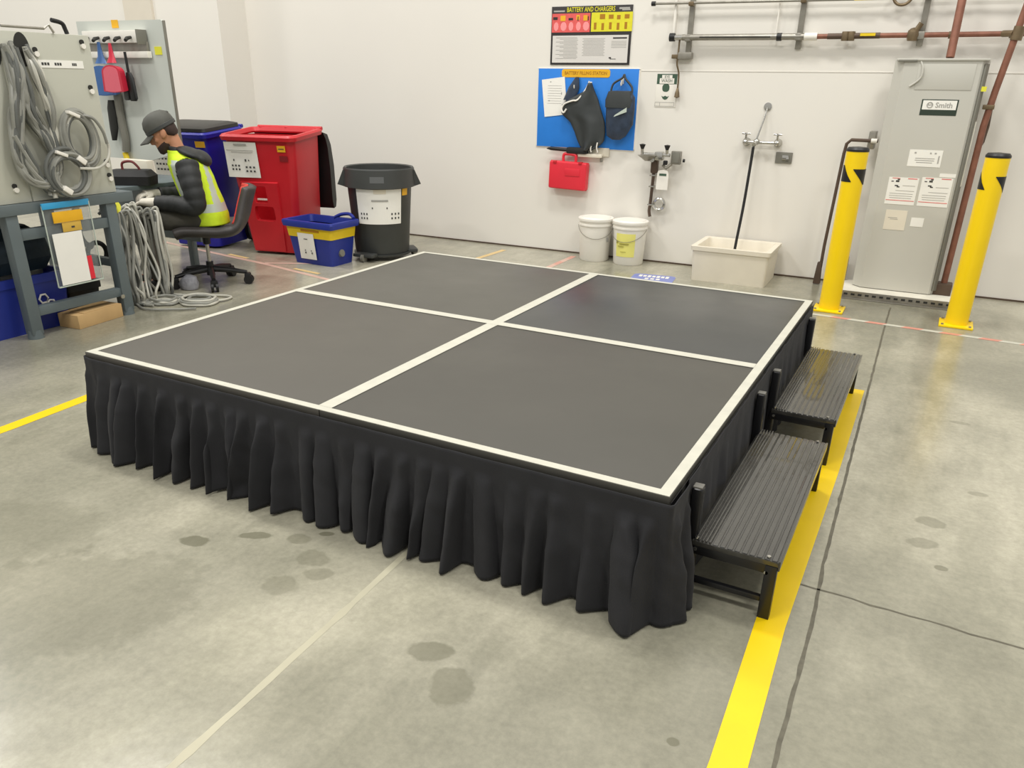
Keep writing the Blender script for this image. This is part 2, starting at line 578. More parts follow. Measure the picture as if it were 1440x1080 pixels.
# ------------------------------------------------------------------ floor tapes
def tape(pts, wd, m, label, z=0.0010, name='floor_tape', th=0.0006):
    b = wiggle_strip(pts, wd, z, 5, 0.0)
    return tag(b.build(name, m, smooth=False), label, 'tape')
tape([(2.755, -1.5), (2.752, -0.43), (2.732, 0.15), (2.735, 1.3), (2.728, 2.35)], 0.083, M['yellowtape'], 'wide yellow floor tape running under the two black steps')
tape([(-0.50, -1.2), (-0.502, -0.1), (-0.53, 0.32), (-0.56, 0.62)], 0.072, M['yellowtape'], 'yellow floor tape left of the stage')
def hazard(p0, p1, wd, n, m1, m2, label):
    b = MB()
    a, c = Vector((*p0, 0.001)), Vector((*p1, 0.001))
    t = (c - a).normalized(); nn = Vector((-t.y, t.x, 0)) * wd / 2
    sk = t * wd * 0.6
    for i in range(n):
        q0, q1 = a.lerp(c, i / n), a.lerp(c, (i + 1) / n)
        f = b.bm.faces.new([b.bm.verts.new(v) for v in (q0 - nn, q1 - nn, q1 + nn + sk * (0 if i == n - 1 else 1), q0 + nn + sk * (0 if i == 0 else 1))])
        f.material_index = i % 2
    return tag(b.build('hazard_tape', [m1, m2], smooth=False), label, 'tape')
hazard((2.30, 3.775), (4.4, 3.68), 0.045, 19, M['tapewhite'], M['tapered'], 'red and white striped floor tape in front of the yellow bollards')
hazard((0.115, 3.0), (0.099, 4.70), 0.05, 12, M['tapepink'], mat('pale_red_tape', (204, 150, 134), 0.5), 'red and white striped floor tape ending at the plain white bucket')
tape([(-0.62, 3.3), (-0.575, 4.62)], 0.05, M['tapeor'], 'faded yellow floor tape reaching the bare white wall behind the stage')
tape([(-3.7, 3.26), (-3.1, 3.16), (-2.0, 3.0), (-1.16, 2.83), (-0.75, 2.76)], 0.045, M['tapepink'], 'faded pink floor tape in front of the bins')
tape([(-2.02, 3.02), (-1.52, 3.30)], 0.04, M['tapepink'], 'short faded pink tape between the red cart and blue recycling tub', z=0.0014)
for i, (p, q) in enumerate((((-3.25, 3.30), (-2.95, 3.24)), ((-2.55, 3.13), (-2.28, 3.09)), ((-1.66, 2.99), (-1.36, 2.95)))):
    tape([p, q], 0.04, M['tapeor'], ['short yellow tape mark on the floor behind the chair, below the blue cart', 'short yellow tape mark on the floor in front of the red cart', 'short yellow tape mark on the floor under the front of the blue recycling tub'][i], z=0.0018, name='tape_mark')
# blue floor sign behind the stage
t = thing('floor_sign', 'blue floor decal with white lettering behind the stage near the mop sink', 'sign', (1.02, 4.10, 0), R(8))
b = MB(); b.loft([rrect(0, 0, 0.0012, 0.17, 0.26, 0.05), rrect(0, 0, 0.0018, 0.17, 0.26, 0.05)]); b.build('decal', M['floorblue'], t, smooth=False)
b = MB()
for i in range(7): b.box((-0.11 + 0.036 * i, 0.19, 0.0022), (0.026, 0.07 - 0.012 * (i % 2), 0.0008))
for i in range(3): b.box((-0.045 + 0.045 * i, 0.10, 0.0022), (0.03, 0.045, 0.0008))
b.build('worn_lettering', M['white'], t, smooth=False)

# ------------------------------------------------------------------ stage
SH = 0.406; SW = 2.44
st = thing('stage_platform', 'low black portable stage of four deck panels edged with white tape', 'stage', (SW / 2, SW / 2, 0))
dk = [deckmat('deck_black_%d' % i, c, r, i * 3.1) for i, (c, r) in enumerate((((80, 77, 70), 0.52), ((70, 68, 62), 0.52), ((80, 78, 71), 0.46), ((58, 59, 58), 0.33)))]
k = 0
for j in range(2):
    for i in range(2):
        b = MB(); b.box(((i + 0.5) * SW / 2, (j + 0.5) * SW / 2, SH - 0.0125), (SW / 2 - 0.004, SW / 2 - 0.004, 0.025), 0.002)
        b.build('deck_panel', dk[k], st, world=True); k += 1
b = MB()
for x in (0.012, SW - 0.012): b.box((x, SW / 2, SH - 0.065), (0.024, SW, 0.08), 0.002)
for y in (0.012, SW - 0.012): b.box((SW / 2, y, SH - 0.065), (SW, 0.024, 0.08), 0.002)
b.box((SW / 2, SW / 2, SH - 0.065), (0.05, SW - 0.05, 0.08)); b.box((SW / 2, SW / 2, SH - 0.065), (SW - 0.05, 0.05, 0.08))
b.build('frame', M['blackmetal'], st, world=True)
for x in (0.06, SW / 2, SW - 0.06):
    for y in (0.06, SW / 2, SW - 0.06):
        b = MB(); b.cyl((x, y, 0), (x, y, SH - 0.05), 0.024); b.build('leg', M['blackmetal'], st, world=True)
tz = SH + 0.0012
def strip(x0, y0, x1, y1, n=12):
    b = MB(); b.box(((x0 + x1) / 2, (y0 + y1) / 2, tz), (x1 - x0, y1 - y0, 0.0012)); b.build('edge_tape', M['tapewhite'], st, world=True, smooth=False)
e = 0.004
strip(e, e, SW - e, e + 0.030); strip(e, SW - 0.034, SW - e, SW - e); strip(e, e + 0.030, e + 0.032, SW - 0.034); strip(SW - 0.038, e + 0.030, SW - e, SW - 0.034)
tz += 0.0006
strip(SW / 2 - 0.027, e + 0.030, SW / 2 + 0.027, SW - 0.034); tz += 0.0004; strip(e + 0.032, SW / 2 - 0.026, SW - 0.038, SW / 2 + 0.026)

# gathered skirt: irregular pleats, hem on the floor
def skirt(path, n, label, amp=1.0, seed=0, top=SH - 0.018, band=0.055, spacing=0.088, name='stage_skirt', flat=0.0):
    rnd = random.Random(seed)
    P = [Vector((x, y, 0)) for x, y in path]
    d = [0]
    for a, c in zip(P, P[1:]): d.append(d[-1] + (c - a).length)
    Ltot = d[-1]
    def at(s):
        s = max(0, min(Ltot, s))
        for i in range(len(P) - 1):
            if s <= d[i + 1] + 1e-9:
                f = (s - d[i]) / (d[i + 1] - d[i]); t = (P[i + 1] - P[i]).normalized()
                return P[i].lerp(P[i + 1], f), t
    centers = []
    s = 0.02
    while s < Ltot + 0.05:
        centers.append((s, 0.55 + 0.85 * rnd.random(), rnd.uniform(-0.035, 0.035), rnd.uniform(-1, 1), rnd.choice((0.0, 0.0, 0.05, 0.15, 0.45, 0.8)), rnd.uniform(0.10, 0.55), rnd.uniform(-0.45, 0.45)))
        s += spacing * rnd.uniform(0.62, 1.38)
    def fn(u, v):
        s = u * Ltot
        z = top * (1 - v) + 0.003
        p, t = at(s)
        nn = Vector((t.y, -t.x, 0))
        k = max(0, (v * top - band) / (top - band))
        base = 0.004 + 0.020 * k
        # fold profile: sum of rounded ridges around centres drifting with height
        best = 0.0; sh = 0.0
        for (c0, a, dr, sk, start, wdt, asym) in centers:
            if abs(s - c0) > 0.2: continue
            cc = c0 + dr * k
            w_ = spacing * (0.40 + wdt * 0.36 * k)
            q = (s - cc) / w_
            if abs(q) < 1:
                kk = min(1, max(0, (k - start * 0.5) / 0.30)) if k > 0 else 0
                q2 = q + asym * (1 - q * q) * (0.6 + 0.4 * k)
                h = (math.cos(q2 * PI) * 0.5 + 0.5) ** 0.75 * a * (0.46 * min(1, k * 16) + 0.54 * kk)
                if h > best: best = h
                sh += math.sin(q * PI) * sk * 0.018 * kk * a
        off = base * 0.6 + amp * (0.002 + 0.074 * best * (0.45 + 0.55 * k) * (1 if k > 0 else 0))
        off += amp * (0.010 * k * noise.noise(Vector((s * 9, z * 6, seed))) + 0.005 * noise.noise(Vector((s * 34 + z * 16, z * 11, seed + 4))) * min(1, k * 5))
        if k <= 0: off = 0.004 + 0.002 * noise.noise(Vector((s * 20, z * 12, seed)))
        z2 = z + 0.010 * v * (noise.noise(Vector((s * 7, seed, 3))) * 0.5 + 0.4) * (1 if v > 0.5 else 0)
        return p + nn * off + t * sh * amp + Vector((0, 0, z2))
    b = MB(); b.grid(fn, n, 34)
    o = b.build(name, M['cloth'], angle=180)
    tag(o, label, 'stage skirt')
    so = o.modifiers.new('solid', 'SOLIDIFY'); so.thickness = 0.002; so.offset = -1
    return o
cr = [(SW - 0.0 + 0.012 * math.cos(a), 0.012 * math.sin(a) - 0.0) for a in [(-PI / 2 + PI / 2 * i / 4) for i in range(5)]]
skirt([(0.02, 0.30), (-0.004, 0.10), (0.0, -0.004), (0.06, -0.012)] + [(SW - 0.01, -0.012)] + cr + [(SW + 0.012, 0.135)], 1500, 'black gathered cloth skirt hanging along the front of the stage to the floor', 1.0, 3)
skirt([(SW + 0.004, 0.16), (SW + 0.004, SW - 0.01)], 500, 'black cloth skirt on the side of the stage behind the steps', 0.22, 9, spacing=0.16)

# ------------------------------------------------------------------ step units
def step_unit(y0, y1, z, label):
    x0, x1 = 2.475, 2.724
    yc = (y0 + y1) / 2
    t = thing('step_unit', label, 'step', ((x0 + x1) / 2, yc, 0), 0, 'black single steps beside the stage')
    ln = y1 - y0
    b = MB()
    b.box(((x0 + x1) / 2, yc, z - 0.012), (x1 - x0, ln, 0.016), 0.002)
    for i in range(5):   # raised grip ribs at the stage side
        b.box((x0 + 0.010 + 0.0105 * i, yc, z - 0.001), (0.0042, ln - 0.004, 0.010), 0.0008, seg=1)
    for i in range(9):   # wide flat ribs over the rest
        x = x0 + 0.068 + (x1 - x0 - 0.080) * i / 8
        b.box((x, yc, z - 0.003), (0.0150, ln - 0.004, 0.004), 0.0012, seg=1)
    b.box((x1 + 0.002, yc, z - 0.016), (0.006, ln, 0.032), 0.002)
    b.build('tread', M['tread'], t, world=True)
    for y in (y0 + 0.012, y1 - 0.012):
        b = MB(); b.box(((x0 + x1) / 2 - 0.01, y, z - 0.034), (x1 - x0 - 0.01, 0.022, 0.03), 0.003); b.build('side_rail', M['blackmetal'], t, world=True)
        b = MB(); b.box((x1 - 0.018, y, (z - 0.02) / 2), (0.034, 0.028, z - 0.02), 0.003)
        b.build('leg', M['blackmetal'], t, world=True)
        b = MB(); b.box(((x0 + x1) / 2 - 0.015, y, 0.060), (x1 - x0 - 0.04, 0.016, 0.018), 0.003); b.build('stretcher', M['blackmetal'], t, world=True)
    for y in (y0 + 0.03, y1 - 0.03):
        b = MB(); b.box((x0 - 0.006, y, 0.18), (0.034, 0.036, 0.36), 0.010, seg=3)
        p = b.build('back_post', M['blackmetal'], t, world=True)
        b = MB(); b.box((x0 - 0.006, y, 0.3605), (0.028, 0.030, 0.006), 0.002); b.build('post_cap', mat('worn_cap', (104, 102, 96), 0.5), p, world=True)
    for y in (y0 + 0.004, y1 - 0.004):
        s = -1 if y < yc else 1
        for (x, zz) in ((x0 + 0.012, z - 0.03), (x1 - 0.03, z - 0.045)):
            b = MB(); b.cyl((x, y - 0.004 * -s, zz), (x, y + s * 0.006, zz), 0.006, 10); b.build('bolt', M['chrome'], t, world=True)
        for x in (x0 + 0.012, x1 - 0.03):
            b = MB(); b.cyl((x, y - s * 0.008, z), (x, y - s * 0.008, z + 0.004), 0.0055, 10); b.build('bolt', M['chrome'], t, world=True)
    return t
step_unit(0.165, 1.09, 0.20, 'black ribbed step at the near right corner of the stage')
step_unit(1.325, 2.29, 0.205, 'black ribbed step beside the far half of the stage, reflecting the yellow bollard')

# ------------------------------------------------------------------ bollards
def bollard(x, y, label, flip):
    t = thing('bollard', label, 'bollard', (x, y, 0), 0, 'yellow steel bollards guarding the water heater')
    b = MB(); b.lathe([(0.0, 0.012), (0.068, 0.012), (0.068, 1.055), (0.0, 1.055)], seg=36); b.build('post', M['yellow'], t)
    b = MB(); b.lathe([(0.0, 1.050), (0.070, 1.050), (0.070, 1.062), (0.060, 1.075), (0, 1.080)], seg=36); b.build('cap', M['black'], t)
    b = MB(); b.box((0, 0, 0.007), (0.20, 0.20, 0.013), 0.003); pl = b.build('base_plate', M['yellow'], t)
    for sx in (-1, 1):
        for sy in (-1, 1): b = MB(); b.cyl((sx * 0.08, sy * 0.08, 0.012), (sx * 0.08, sy * 0.08, 0.022), 0.009, 6); b.build('bolt', M['steel'], pl)
    # black warning patches wrapped round the post: an S-shaped gap between two wedges
    ca = math.atan2(-1.841 - y, 2.917 - x)
    def wedge(pts):
        b = MB()
        rows = []
        for (a0, a1, z) in pts:
            rows.append([b.bm.verts.new((0.0700 * math.cos(ca + a0 + (a1 - a0) * i / 20), 0.0700 * math.sin(ca + a0 + (a1 - a0) * i / 20), z)) for i in range(21)])
        for A, B_ in zip(rows, rows[1:]):
            for i in range(20): b.bm.faces.new((A[i], A[i + 1], B_[i + 1], B_[i]))
        b.build('warning_patch', M['black'], t)
    # left wedge (angle negative = left of view), wide at the bottom; right wedge wide at the top
    g = 0.32 if flip else 0.0
    def wd(L, a, c): return [(p + a, q + c, z) for p, q, z in L]
    wedge(wd([(-1.55, -1.10, 0.965), (-1.55, -0.80, 0.935), (-1.55, -0.52, 0.905), (-1.55, -0.30, 0.885), (-1.55, -0.12, 0.868), (-1.55, -0.10, 0.864)], 0, -g))
    wedge(wd([(-0.10, 1.55, 0.945), (-0.08, 1.55, 0.940), (0.14, 1.55, 0.922), (0.42, 1.55, 0.900), (0.80, 1.55, 0.872), (1.15, 1.55, 0.848)], g, 0.35))
    return t
bollard(2.378, 3.955, 'yellow steel bollard left of the grey water heater, behind the stage corner', 0)
bollard(3.168, 3.985, 'yellow steel bollard right of the grey water heater', 1)

# ------------------------------------------------------------------ water heater
hx0, hx1, hy = 2.500, 2.985, 4.58
t = thing('water_heater', 'tall grey commercial water heater with white warning labels', 'water heater', ((hx0 + hx1) / 2, hy, 0.0), WA)
hw = (hx1 - hx0) / 2
b = MB()
prof = [(-hw, 0.0), (-hw + 0.012, -0.012), (hw - 0.012, -0.012), (hw, 0.0), (hw + 0.035, 0.06), (hw + 0.035, 0.21), (-hw - 0.05, 0.21), (-hw - 0.05, 0.05)]
b.loft([[(x, y, 0.055) for x, y in prof], [(x, y, 1.60) for x, y in prof]])
b.build('jacket', M['heater'], t, smooth=False)
b = MB(); b.box((-0.006, 0.1, 1.606), (hw * 2 + 0.07, 0.245, 0.014), 0.004); b.build('top_cap', M['heater'], t)
b = MB(); b.box((-hw + 0.03, -0.016, 1.598), (0.115, 0.02, 0.012), 0.003); b.build('cover_lip', M['heaterdark'], t)
b = MB(); b.box((hw + 0.018, 0.012, 0.83), (0.014, 0.04, 1.5), 0.004, rot=Matrix.Rotation(R(-30), 4, 'Z')); b.build('side_shade_strip', M['heaterdark'], t)  # dark strip painting the shade band down the cabinet's right corner
b = MB(); b.box((hw + 0.030, 0.040, 1.02), (0.012, 0.05, 0.42), 0.004); b.build('insulation_strip', M['tankside'], t)
b = MB(); b.box((0.03, -0.0135, 1.5), (0.34, 0.003, 0.158), 0.001); b.build('access_cover', M['heater'], t)
b = MB(); b.tube(catmull([(-hw + 0.11, -0.014, 1.595), (-hw + 0.13, -0.024, 1.55), (-hw + 0.125, -0.024, 1.49), (-hw + 0.07, -0.015, 1.44)], 8), 0.006, 8); b.build('conduit', M['heater'], t)
for fx in (-hw + 0.05, hw - 0.05, ):
    for fy in (0.02, 0.17): b = MB(); b.cyl((fx, fy, 0.0505), (fx, fy, 0.06), 0.02); b.build('foot', M['steel'], t)
def hlabel(x0, x1, z0, z1, m=None, nm='label'):
    cx = (x0 + x1) / 2 - (hx0 + hx1) / 2; b = MB(); b.box((cx, -0.0128, (z0 + z1) / 2), (x1 - x0, 0.0016, z1 - z0)); return b.build(nm, m or M['paper'], t, smooth=False), cx
pl, cx = hlabel(2.665, 2.887, 1.262, 1.362, M['brandgreen'], 'name_plate')
b = MB(); b.box((cx, -0.0140, 1.327), (0.205, 0.001, 0.058)); b.build('plate_face', M['paper'], pl, smooth=False)
text('Smith', 0.046, pl, M['greyink'], (cx + 0.028, -0.0150, 1.325), bold=0.001)
b = MB(); b.torus((cx - 0.058, -0.0146, 1.327), 0.017, 0.003, Matrix.Rotation(PI / 2, 4, 'X'), 20, 6); b.build('logo_ring', M['greyink'], pl)
text('AO', 0.02, pl, M['greyink'], (cx - 0.058, -0.0148, 1.327), bold=0.001)
def marks(parent, m, items, y=-0.0142, nm='printing'):
    b = MB()
    for (x, z, w_, h) in items: b.box((x, y, z), (w_, 0.0008, h))
    return b.build(nm, m, parent, smooth=False)
lb, cx = hlabel(2.655, 2.862, 0.930, 1.040)
marks(lb, M['greyink'], [(cx - 0.065, 1.02, 0.012, 0.01), (cx + 0.03, 1.02, 0.01, 0.01), (cx + 0.06, 1.02, 0.012, 0.01), (cx, 0.985, 0.12, 0.004), (cx, 0.972, 0.12, 0.004), (cx, 0.958, 0.10, 0.004), (cx + 0.085, 0.98, 0.008, 0.05)])
for (a, c_, z0, z1) in ((2.560, 2.752, 0.668, 0.852), (2.770, 2.962, 0.668, 0.862)):
    lb, cx = hlabel(a, c_, z0, z1, None, 'warning_label')
    marks(lb, M['posterred'], [(cx, z0 + 0.028, c_ - a - 0.01, 0.004), (cx + 0.055, z1 - 0.006, 0.06, 0.005), (cx - 0.05, z1 - 0.006, 0.05, 0.004)], nm='red_rule')
    marks(lb, M['ink'], [(cx - 0.07, z1 - 0.028, 0.016, 0.006), (cx - 0.038, z1 - 0.026, 0.022, 0.012), (cx - 0.032, z1 - 0.014, 0.016, 0.008), (cx - 0.04, z1 - 0.056, 0.022, 0.008), (cx - 0.028, z1 - 0.064, 0.018, 0.008)], nm='pictogram')
    marks(lb, M['greyink'], [(cx + 0.02, z0 + 0.095, 0.12, 0.003), (cx, z0 + 0.075, 0.15, 0.003), (cx, z0 + 0.06, 0.15, 0.003), (cx, z0 + 0.045, 0.14, 0.003), (cx + 0.04, z0 + 0.13, 0.08, 0.003)])
hlabel(2.872, 2.972, 0.868, 0.892)
lb, cx = hlabel(2.584, 2.724, 0.490, 0.628, M['cream']); marks(lb, M['greyink'], [(cx - 0.02, 0.575, 0.06, 0.004), (cx - 0.01, 0.565, 0.05, 0.003)])
hlabel(2.756, 2.838, 0.524, 0.585)
b = MB(); b.box((hw + 0.03, -0.006, 1.43), (0.03, 0.006, 0.03)); b.build('yellow_sticker', M['stickyellow'], t, smooth=False)
# plinth with slotted angle in front of the heater
t = thing('heater_plinth', 'low pale plinth with slotted steel angle under the water heater', 'plinth', (2.745, 4.60, 0), WA)
b = MB(); b.box((0, 0.02, 0.025), (0.80, 0.40, 0.05), 0.004); b.build('slab', M['tankside'], t)
b = MB(); b.box((0, -0.190, 0.028), (0.80, 0.004, 0.045), 0.001); b.box((0, -0.215, 0.003), (0.80, 0.05, 0.004), 0.001); sa = b.build('slotted_angle', M['steel'], t)
b = MB()
for i in range(16): b.box((-0.365 + i * 0.0485, -0.1925, 0.028), (0.026, 0.003, 0.014), 0.0)
b.build('slots', M['hole'], sa, smooth=False)

# ------------------------------------------------------------------ wall pipework (wall frame: origin on wall, -y into room)
def wthing(name, label, cat, x, z, group=None, off=0.0):
    return thing(name, label, cat, (x + math.sin(WA) * off, yw(x) - off, z), WA, group)
def wbuild(name, b, m, label, cat, x=0.0, z=0.0):
    b.xf(Matrix.Translation((x, yw(x), z)) @ Matrix.Rotation(WA, 4, 'Z'))
    return tag(b.build(name, m), label, cat)
# thin upper pipe
t = wthing('wall_pipe', 'thin steel pipe running along the very top of the picture', 'pipe', 1.7, 2.00)
b = MB(); b.cyl((-1.07, -0.055, 0.008), (1.45, -0.055, -0.008), 0.009); b.build('pipe', M['steel'], t)
b = MB(); b.cyl((-1.09, -0.055, 0.008), (-1.06, -0.055, 0.008), 0.017); b.build('end_cap', M['black'], t)
b = MB(); b.torus((0.70, -0.055, 0.015), 0.060, 0.010, Matrix.Rotation(PI / 2, 4, 'X')); b.build('ring_fitting', M['brass'], t)
b = MB(); b.box((0.45, -0.07, 0.0), (0.12, 0.004, 0.02)); b.build('tag_label', M['sillow'], t)
# main pipe
t = wthing('wall_pipe', 'thick horizontal pipe with grey insulated left half and brown copper right half', 'pipe', 1.95, 1.765)
b = MB(); b.cyl((-1.07, -0.06, 0.004), (-0.10, -0.06, 0.0), 0.022); b.build('insulated_pipe', M['steel'], t)
b = MB(); b.cyl((-0.93, -0.0805, 0.004), (-0.40, -0.0805, 0.0), 0.004); b.build('pipe_joint', M['hole'], t)
b = MB(); b.cyl((-0.10, -0.06, 0.0), (1.28, -0.06, 0.004), 0.017); b.build('copper_pipe', M['copper'], t)
b = MB(); b.cyl((0.0, -0.06, 0.0), (0.35, -0.06, 0.002), 0.0195); b.build('iron_section', M['darkiron'], t)
b = MB(); b.cyl((-1.17, -0.06, 0.006), (-1.13, -0.06, 0.006), 0.03); b.build('end_cap', M['black'], t)
b = MB(); b.cyl((-1.13, -0.06, 0.004), (-1.07, -0.06, 0.004), 0.02); b.build('end_joint', M['chrome'], t)
b = MB(); b.cyl((-0.355, -0.06, 0.0), (-0.32, -0.06, 0.0), 0.027); b.build('coupling', M['black'], t)
b = MB(); b.cyl((-0.16, -0.06, 0.0), (-0.07, -0.06, 0.0), 0.026); b.build('coupling', M['white'], t)
for x in (0.12, 0.16): b = MB(); b.lathe([(0.0, -0.03), (0.024, -0.03), (0.03, 0), (0.024, 0.03), (0, 0.03)], (x, -0.06, 0), 14); b.build('tee_fitting', M['brass'], t)
b = MB(); b.box((0.27, -0.082, 0.008), (0.10, 0.004, 0.018)); b.build('flow_label', M['sillow'], t)
b = MB(); b.lathe([(0, -0.036), (0.032, -0.034), (0.042, 0), (0.036, 0.03), (0.02, 0.045), (0, 0.05)], (0.56, -0.06, 0.0), 16); b.cyl((0.575, -0.07, 0.03), (0.60, -0.075, 0.075), 0.018); b.build('strainer', M['brass'], t)
for x in (0.80, 1.16): b = MB(); b.cyl((x - 0.02, -0.06, 0), (x + 0.02, -0.06, 0), 0.023); b.build('coupling', M['brass'], t)
# strut channels
for i, (x, z0, lb) in enumerate(((0.925, 1.655, 'steel strut channel on the wall above the eyewash sign'), (1.748, 1.685, 'steel strut channel on the wall left of the water heater'), (2.56, 1.70, 'steel strut channel above the left side of the water heater'))):
    t = wthing('strut_channel', lb, 'bracket', x, z0, 'steel strut channels carrying the wall pipes')
    b = MB(); b.box((0, -0.012, 0.45), (0.04, 0.024, 0.90), 0.003); b.build('channel', M['steel'], t)
    b = MB(); b.box((0, -0.05, 1.765 - z0), (0.045, 0.06, 0.05), 0.008); b.build('clamp', M['steel'], t)
    b = MB(); b.box((0, -0.045, 2.0 - z0), (0.04, 0.05, 0.03), 0.006); b.build('clamp', M['brass'], t)
# light thin pipes rising left
for (x, z0, r_, lb) in ((0.80, 1.77, 0.012, 'pale thin pipe rising above the black pipe end cap'), (1.58, 1.77, 0.006, 'thin white cord rising from the coupling between the struts')):
    b = MB(); b.cyl((0, -0.03, 0), (0.0, -0.03, 0.7), r_); wbuild('riser_pipe', b, M['white'], lb, 'pipe', x, z0)
# junction box and hanging cord
t = wthing('junction_box', 'small metal junction box under the left pipe with a hanging cord', 'junction box', 0.90, 1.64)
b = MB(); b.box((0.01, -0.03, 0.0), (0.11, 0.05, 0.05), 0.006); b.build('box', M['steel'], t)
b = MB(); b.box((-0.07, -0.035, -0.005), (0.05, 0.04, 0.03), 0.005); b.build('plug', M['brass'], t)
b = MB(); b.tube(catmull([(-0.045, -0.04, 0.11), (-0.045, -0.045, 0.0), (-0.048, -0.04, -0.06), (-0.03, -0.03, -0.13), (-0.028, -0.03, -0.25)], 8), 0.007, 8); b.build('cord', M['brass'], t)
b = MB(); b.lathe([(0, -0.04), (0.022, -0.03), (0.018, 0.0), (0.006, 0.04), (0, 0.045)], (-0.028, -0.03, -0.27), 14); b.build('cord_plug', M['brass'], t)
# copper pipes
b = MB(); b.cyl((2.775, 4.66, 1.62), (2.765, 4.80, 2.35), 0.026)
tag(b.build('copper_pipe', M['copper']), 'thick copper pipe rising from the top of the water heater', 'pipe')
t = thing('copper_pipe', 'long slanting copper pipe down the right side of the water heater', 'pipe', (3.06, 4.66, 0.09))
b = MB(); b.tube([(3.058, 4.66, 0.12), (3.066, 4.66, 1.20), (3.085, 4.66, 1.42), (3.135, 4.66, 1.85), (3.17, 4.68, 2.15)], 0.022, 14); b.build('pipe', M['copper'], t, world=True)
b = MB(); b.cyl((3.128, 4.66, 1.72), (3.136, 4.66, 1.80), 0.034); b.cyl((3.11, 4.66, 1.76), (3.05, 4.72, 1.762), 0.02); b.build('elbow', M['brass'], t, world=True)
b = MB(); b.box((3.068, 4.66, 1.32), (0.07, 0.05, 0.03), 0.006); b.build('strap', M['brass'], t, world=True)
b = MB(); b.tube([(3.085, 4.68, 1.33), (3.092, 4.70, 1.2), (3.085, 4.70, 1.10), (3.068, 4.67, 1.06)], 0.012, 10); b.build('bypass_pipe', M['darkiron'], t, world=True)
b = MB(); b.box((3.055, 4.66, 0.085), (0.12, 0.10, 0.10), 0.01);  b.build('base_bracket', M['darkiron'], t, world=True)
t = thing('drain_pipe', 'dark brown drain pipe bent along the wall left of the water heater', 'pipe', (2.20, 4.76, 0))
b = MB(); b.tube([(2.19, 4.74, 0.02), (2.19, 4.74, 0.3), (2.215, 4.72, 0.98), (2.222, 4.72, 1.05), (2.25, 4.72, 1.078), (2.43, 4.70, 1.078)], 0.012, 10); b.build('pipe', M['darkiron'], t, world=True)
b = MB(); b.box((2.18, 4.74, 0.09), (0.055, 0.05, 0.17), 0.008, taper=(0.6, 0.8)); b.build('boot', M['darkiron'], t, world=True)
b = MB(); b.box((2.385, 4.78, 1.08), (0.045, 0.14, 0.12), 0.004); b.build('valve_bracket', M['steel'], t, world=True)
b = MB(); b.cyl((2.385, 4.70, 1.078), (2.425, 4.70, 1.078), 0.016); b.build('union', M['white'], t, world=True)
b = MB(); b.box((2.33, 4.78, 0.14), (0.10, 0.06, 0.18), 0.008)
tag(b.build('floor_box', M['darkiron']), 'small dark metal box on the floor behind the left bollard', 'box')

# ------------------------------------------------------------------ battery poster
px0, px1, pz0, pz1 = -0.265, 0.442, 1.575, 2.012
t = wthing('safety_poster', 'battery safety poster with red and yellow picture band above the blue board', 'poster', (px0 + px1) / 2, pz0)
W_ = px1 - px0; H_ = pz1 - pz0
b = MB(); b.box((0, -0.004, H_ / 2), (W_, 0.008, H_), 0.001); b.build('backing', M['posterblack'], t)
b = MB(); b.box((-W_ / 4, -0.0085, H_ * 0.72), (W_ / 2 - 0.012, 0.002, H_ * 0.32)); rd = b.build('red_band', M['posterred'], t, smooth=False)
b = MB(); b.box((W_ / 4 + 0.004, -0.0085, H_ * 0.725), (W_ / 2, 0.002, H_ * 0.32)); yl = b.build('yellow_band', M['posteryel'], t, smooth=False)
b = MB(); b.box((-0.001, -0.0085, H_ * 0.27), (W_ - 0.036, 0.002, H_ * 0.47)); pp = b.build('text_sheet', M['posterpale'], t, smooth=False)
text('BATTERY AND CHARGERS', 0.05, t, M['posteryel'], (-0.005, -0.0092, H_ * 0.938), width=0.42, bold=0.0006)
marks(t, M['greyink'], [(-0.285, H_ * 0.92, 0.10, 0.012), (0.285, H_ * 0.945, 0.09, 0.014), (0.30, H_ * 0.92, 0.07, 0.010)], -0.009, 'maker_marks')
b = MB()
for i in range(5):
    cx = -W_ / 2 + 0.045 + i * 0.067
    b.loft([ell((cx, -0.0100, H_ * 0.66), (0.022 + 0.006 * (i % 3 == 1), 0, 0), (0, 0, 0.034), 10), ell((cx, -0.0108, H_ * 0.66), (0.022, 0, 0), (0, 0, 0.034), 10)])
b.build('pictures', M['pink'], rd, smooth=False)
marks(rd, M['amber'], [(-W_ / 2 + 0.105, H_ * 0.80, 0.045, 0.04), (-W_ / 2 + 0.24, H_ * 0.81, 0.03, 0.035), (-W_ / 2 + 0.305, H_ * 0.80, 0.035, 0.04)], -0.0104, 'pictures')
marks(rd, M['posterblack'], [(-W_ / 2 + 0.035, H_ * 0.80, 0.04, 0.02), (-W_ / 2 + 0.175, H_ * 0.785, 0.04, 0.016), (-W_ / 2 + 0.24, H_ * 0.79, 0.008, 0.03), (-W_ / 2 + 0.33, H_ * 0.79, 0.008, 0.03)], -0.0108, 'pictures')
marks(yl, M['amberdark'], [(0.04 + i * 0.066, H_ * (0.66 - 0.01 * (i % 2)), 0.022, 0.05) for i in range(5)] + [(0.10, H_ * 0.815, 0.045, 0.036), (0.175, H_ * 0.81, 0.04, 0.03), (0.24, H_ * 0.80, 0.03, 0.03), (0.31, H_ * 0.81, 0.04, 0.03)], -0.0102, 'pictures')
marks(pp, M['greyink'], [(-0.21 + 0.02 * (i % 3), H_ * (0.47 - 0.024 * i), 0.19 - 0.03 * (i % 3), 0.0035) for i in range(16)] + [(0.035, H_ * (0.45 - 0.024 * i), 0.20 - 0.02 * (i % 2), 0.0035) for i in range(13)] + [(0.255, H_ * (0.40 - 0.026 * i), 0.13, 0.0035) for i in range(5)], -0.0100)
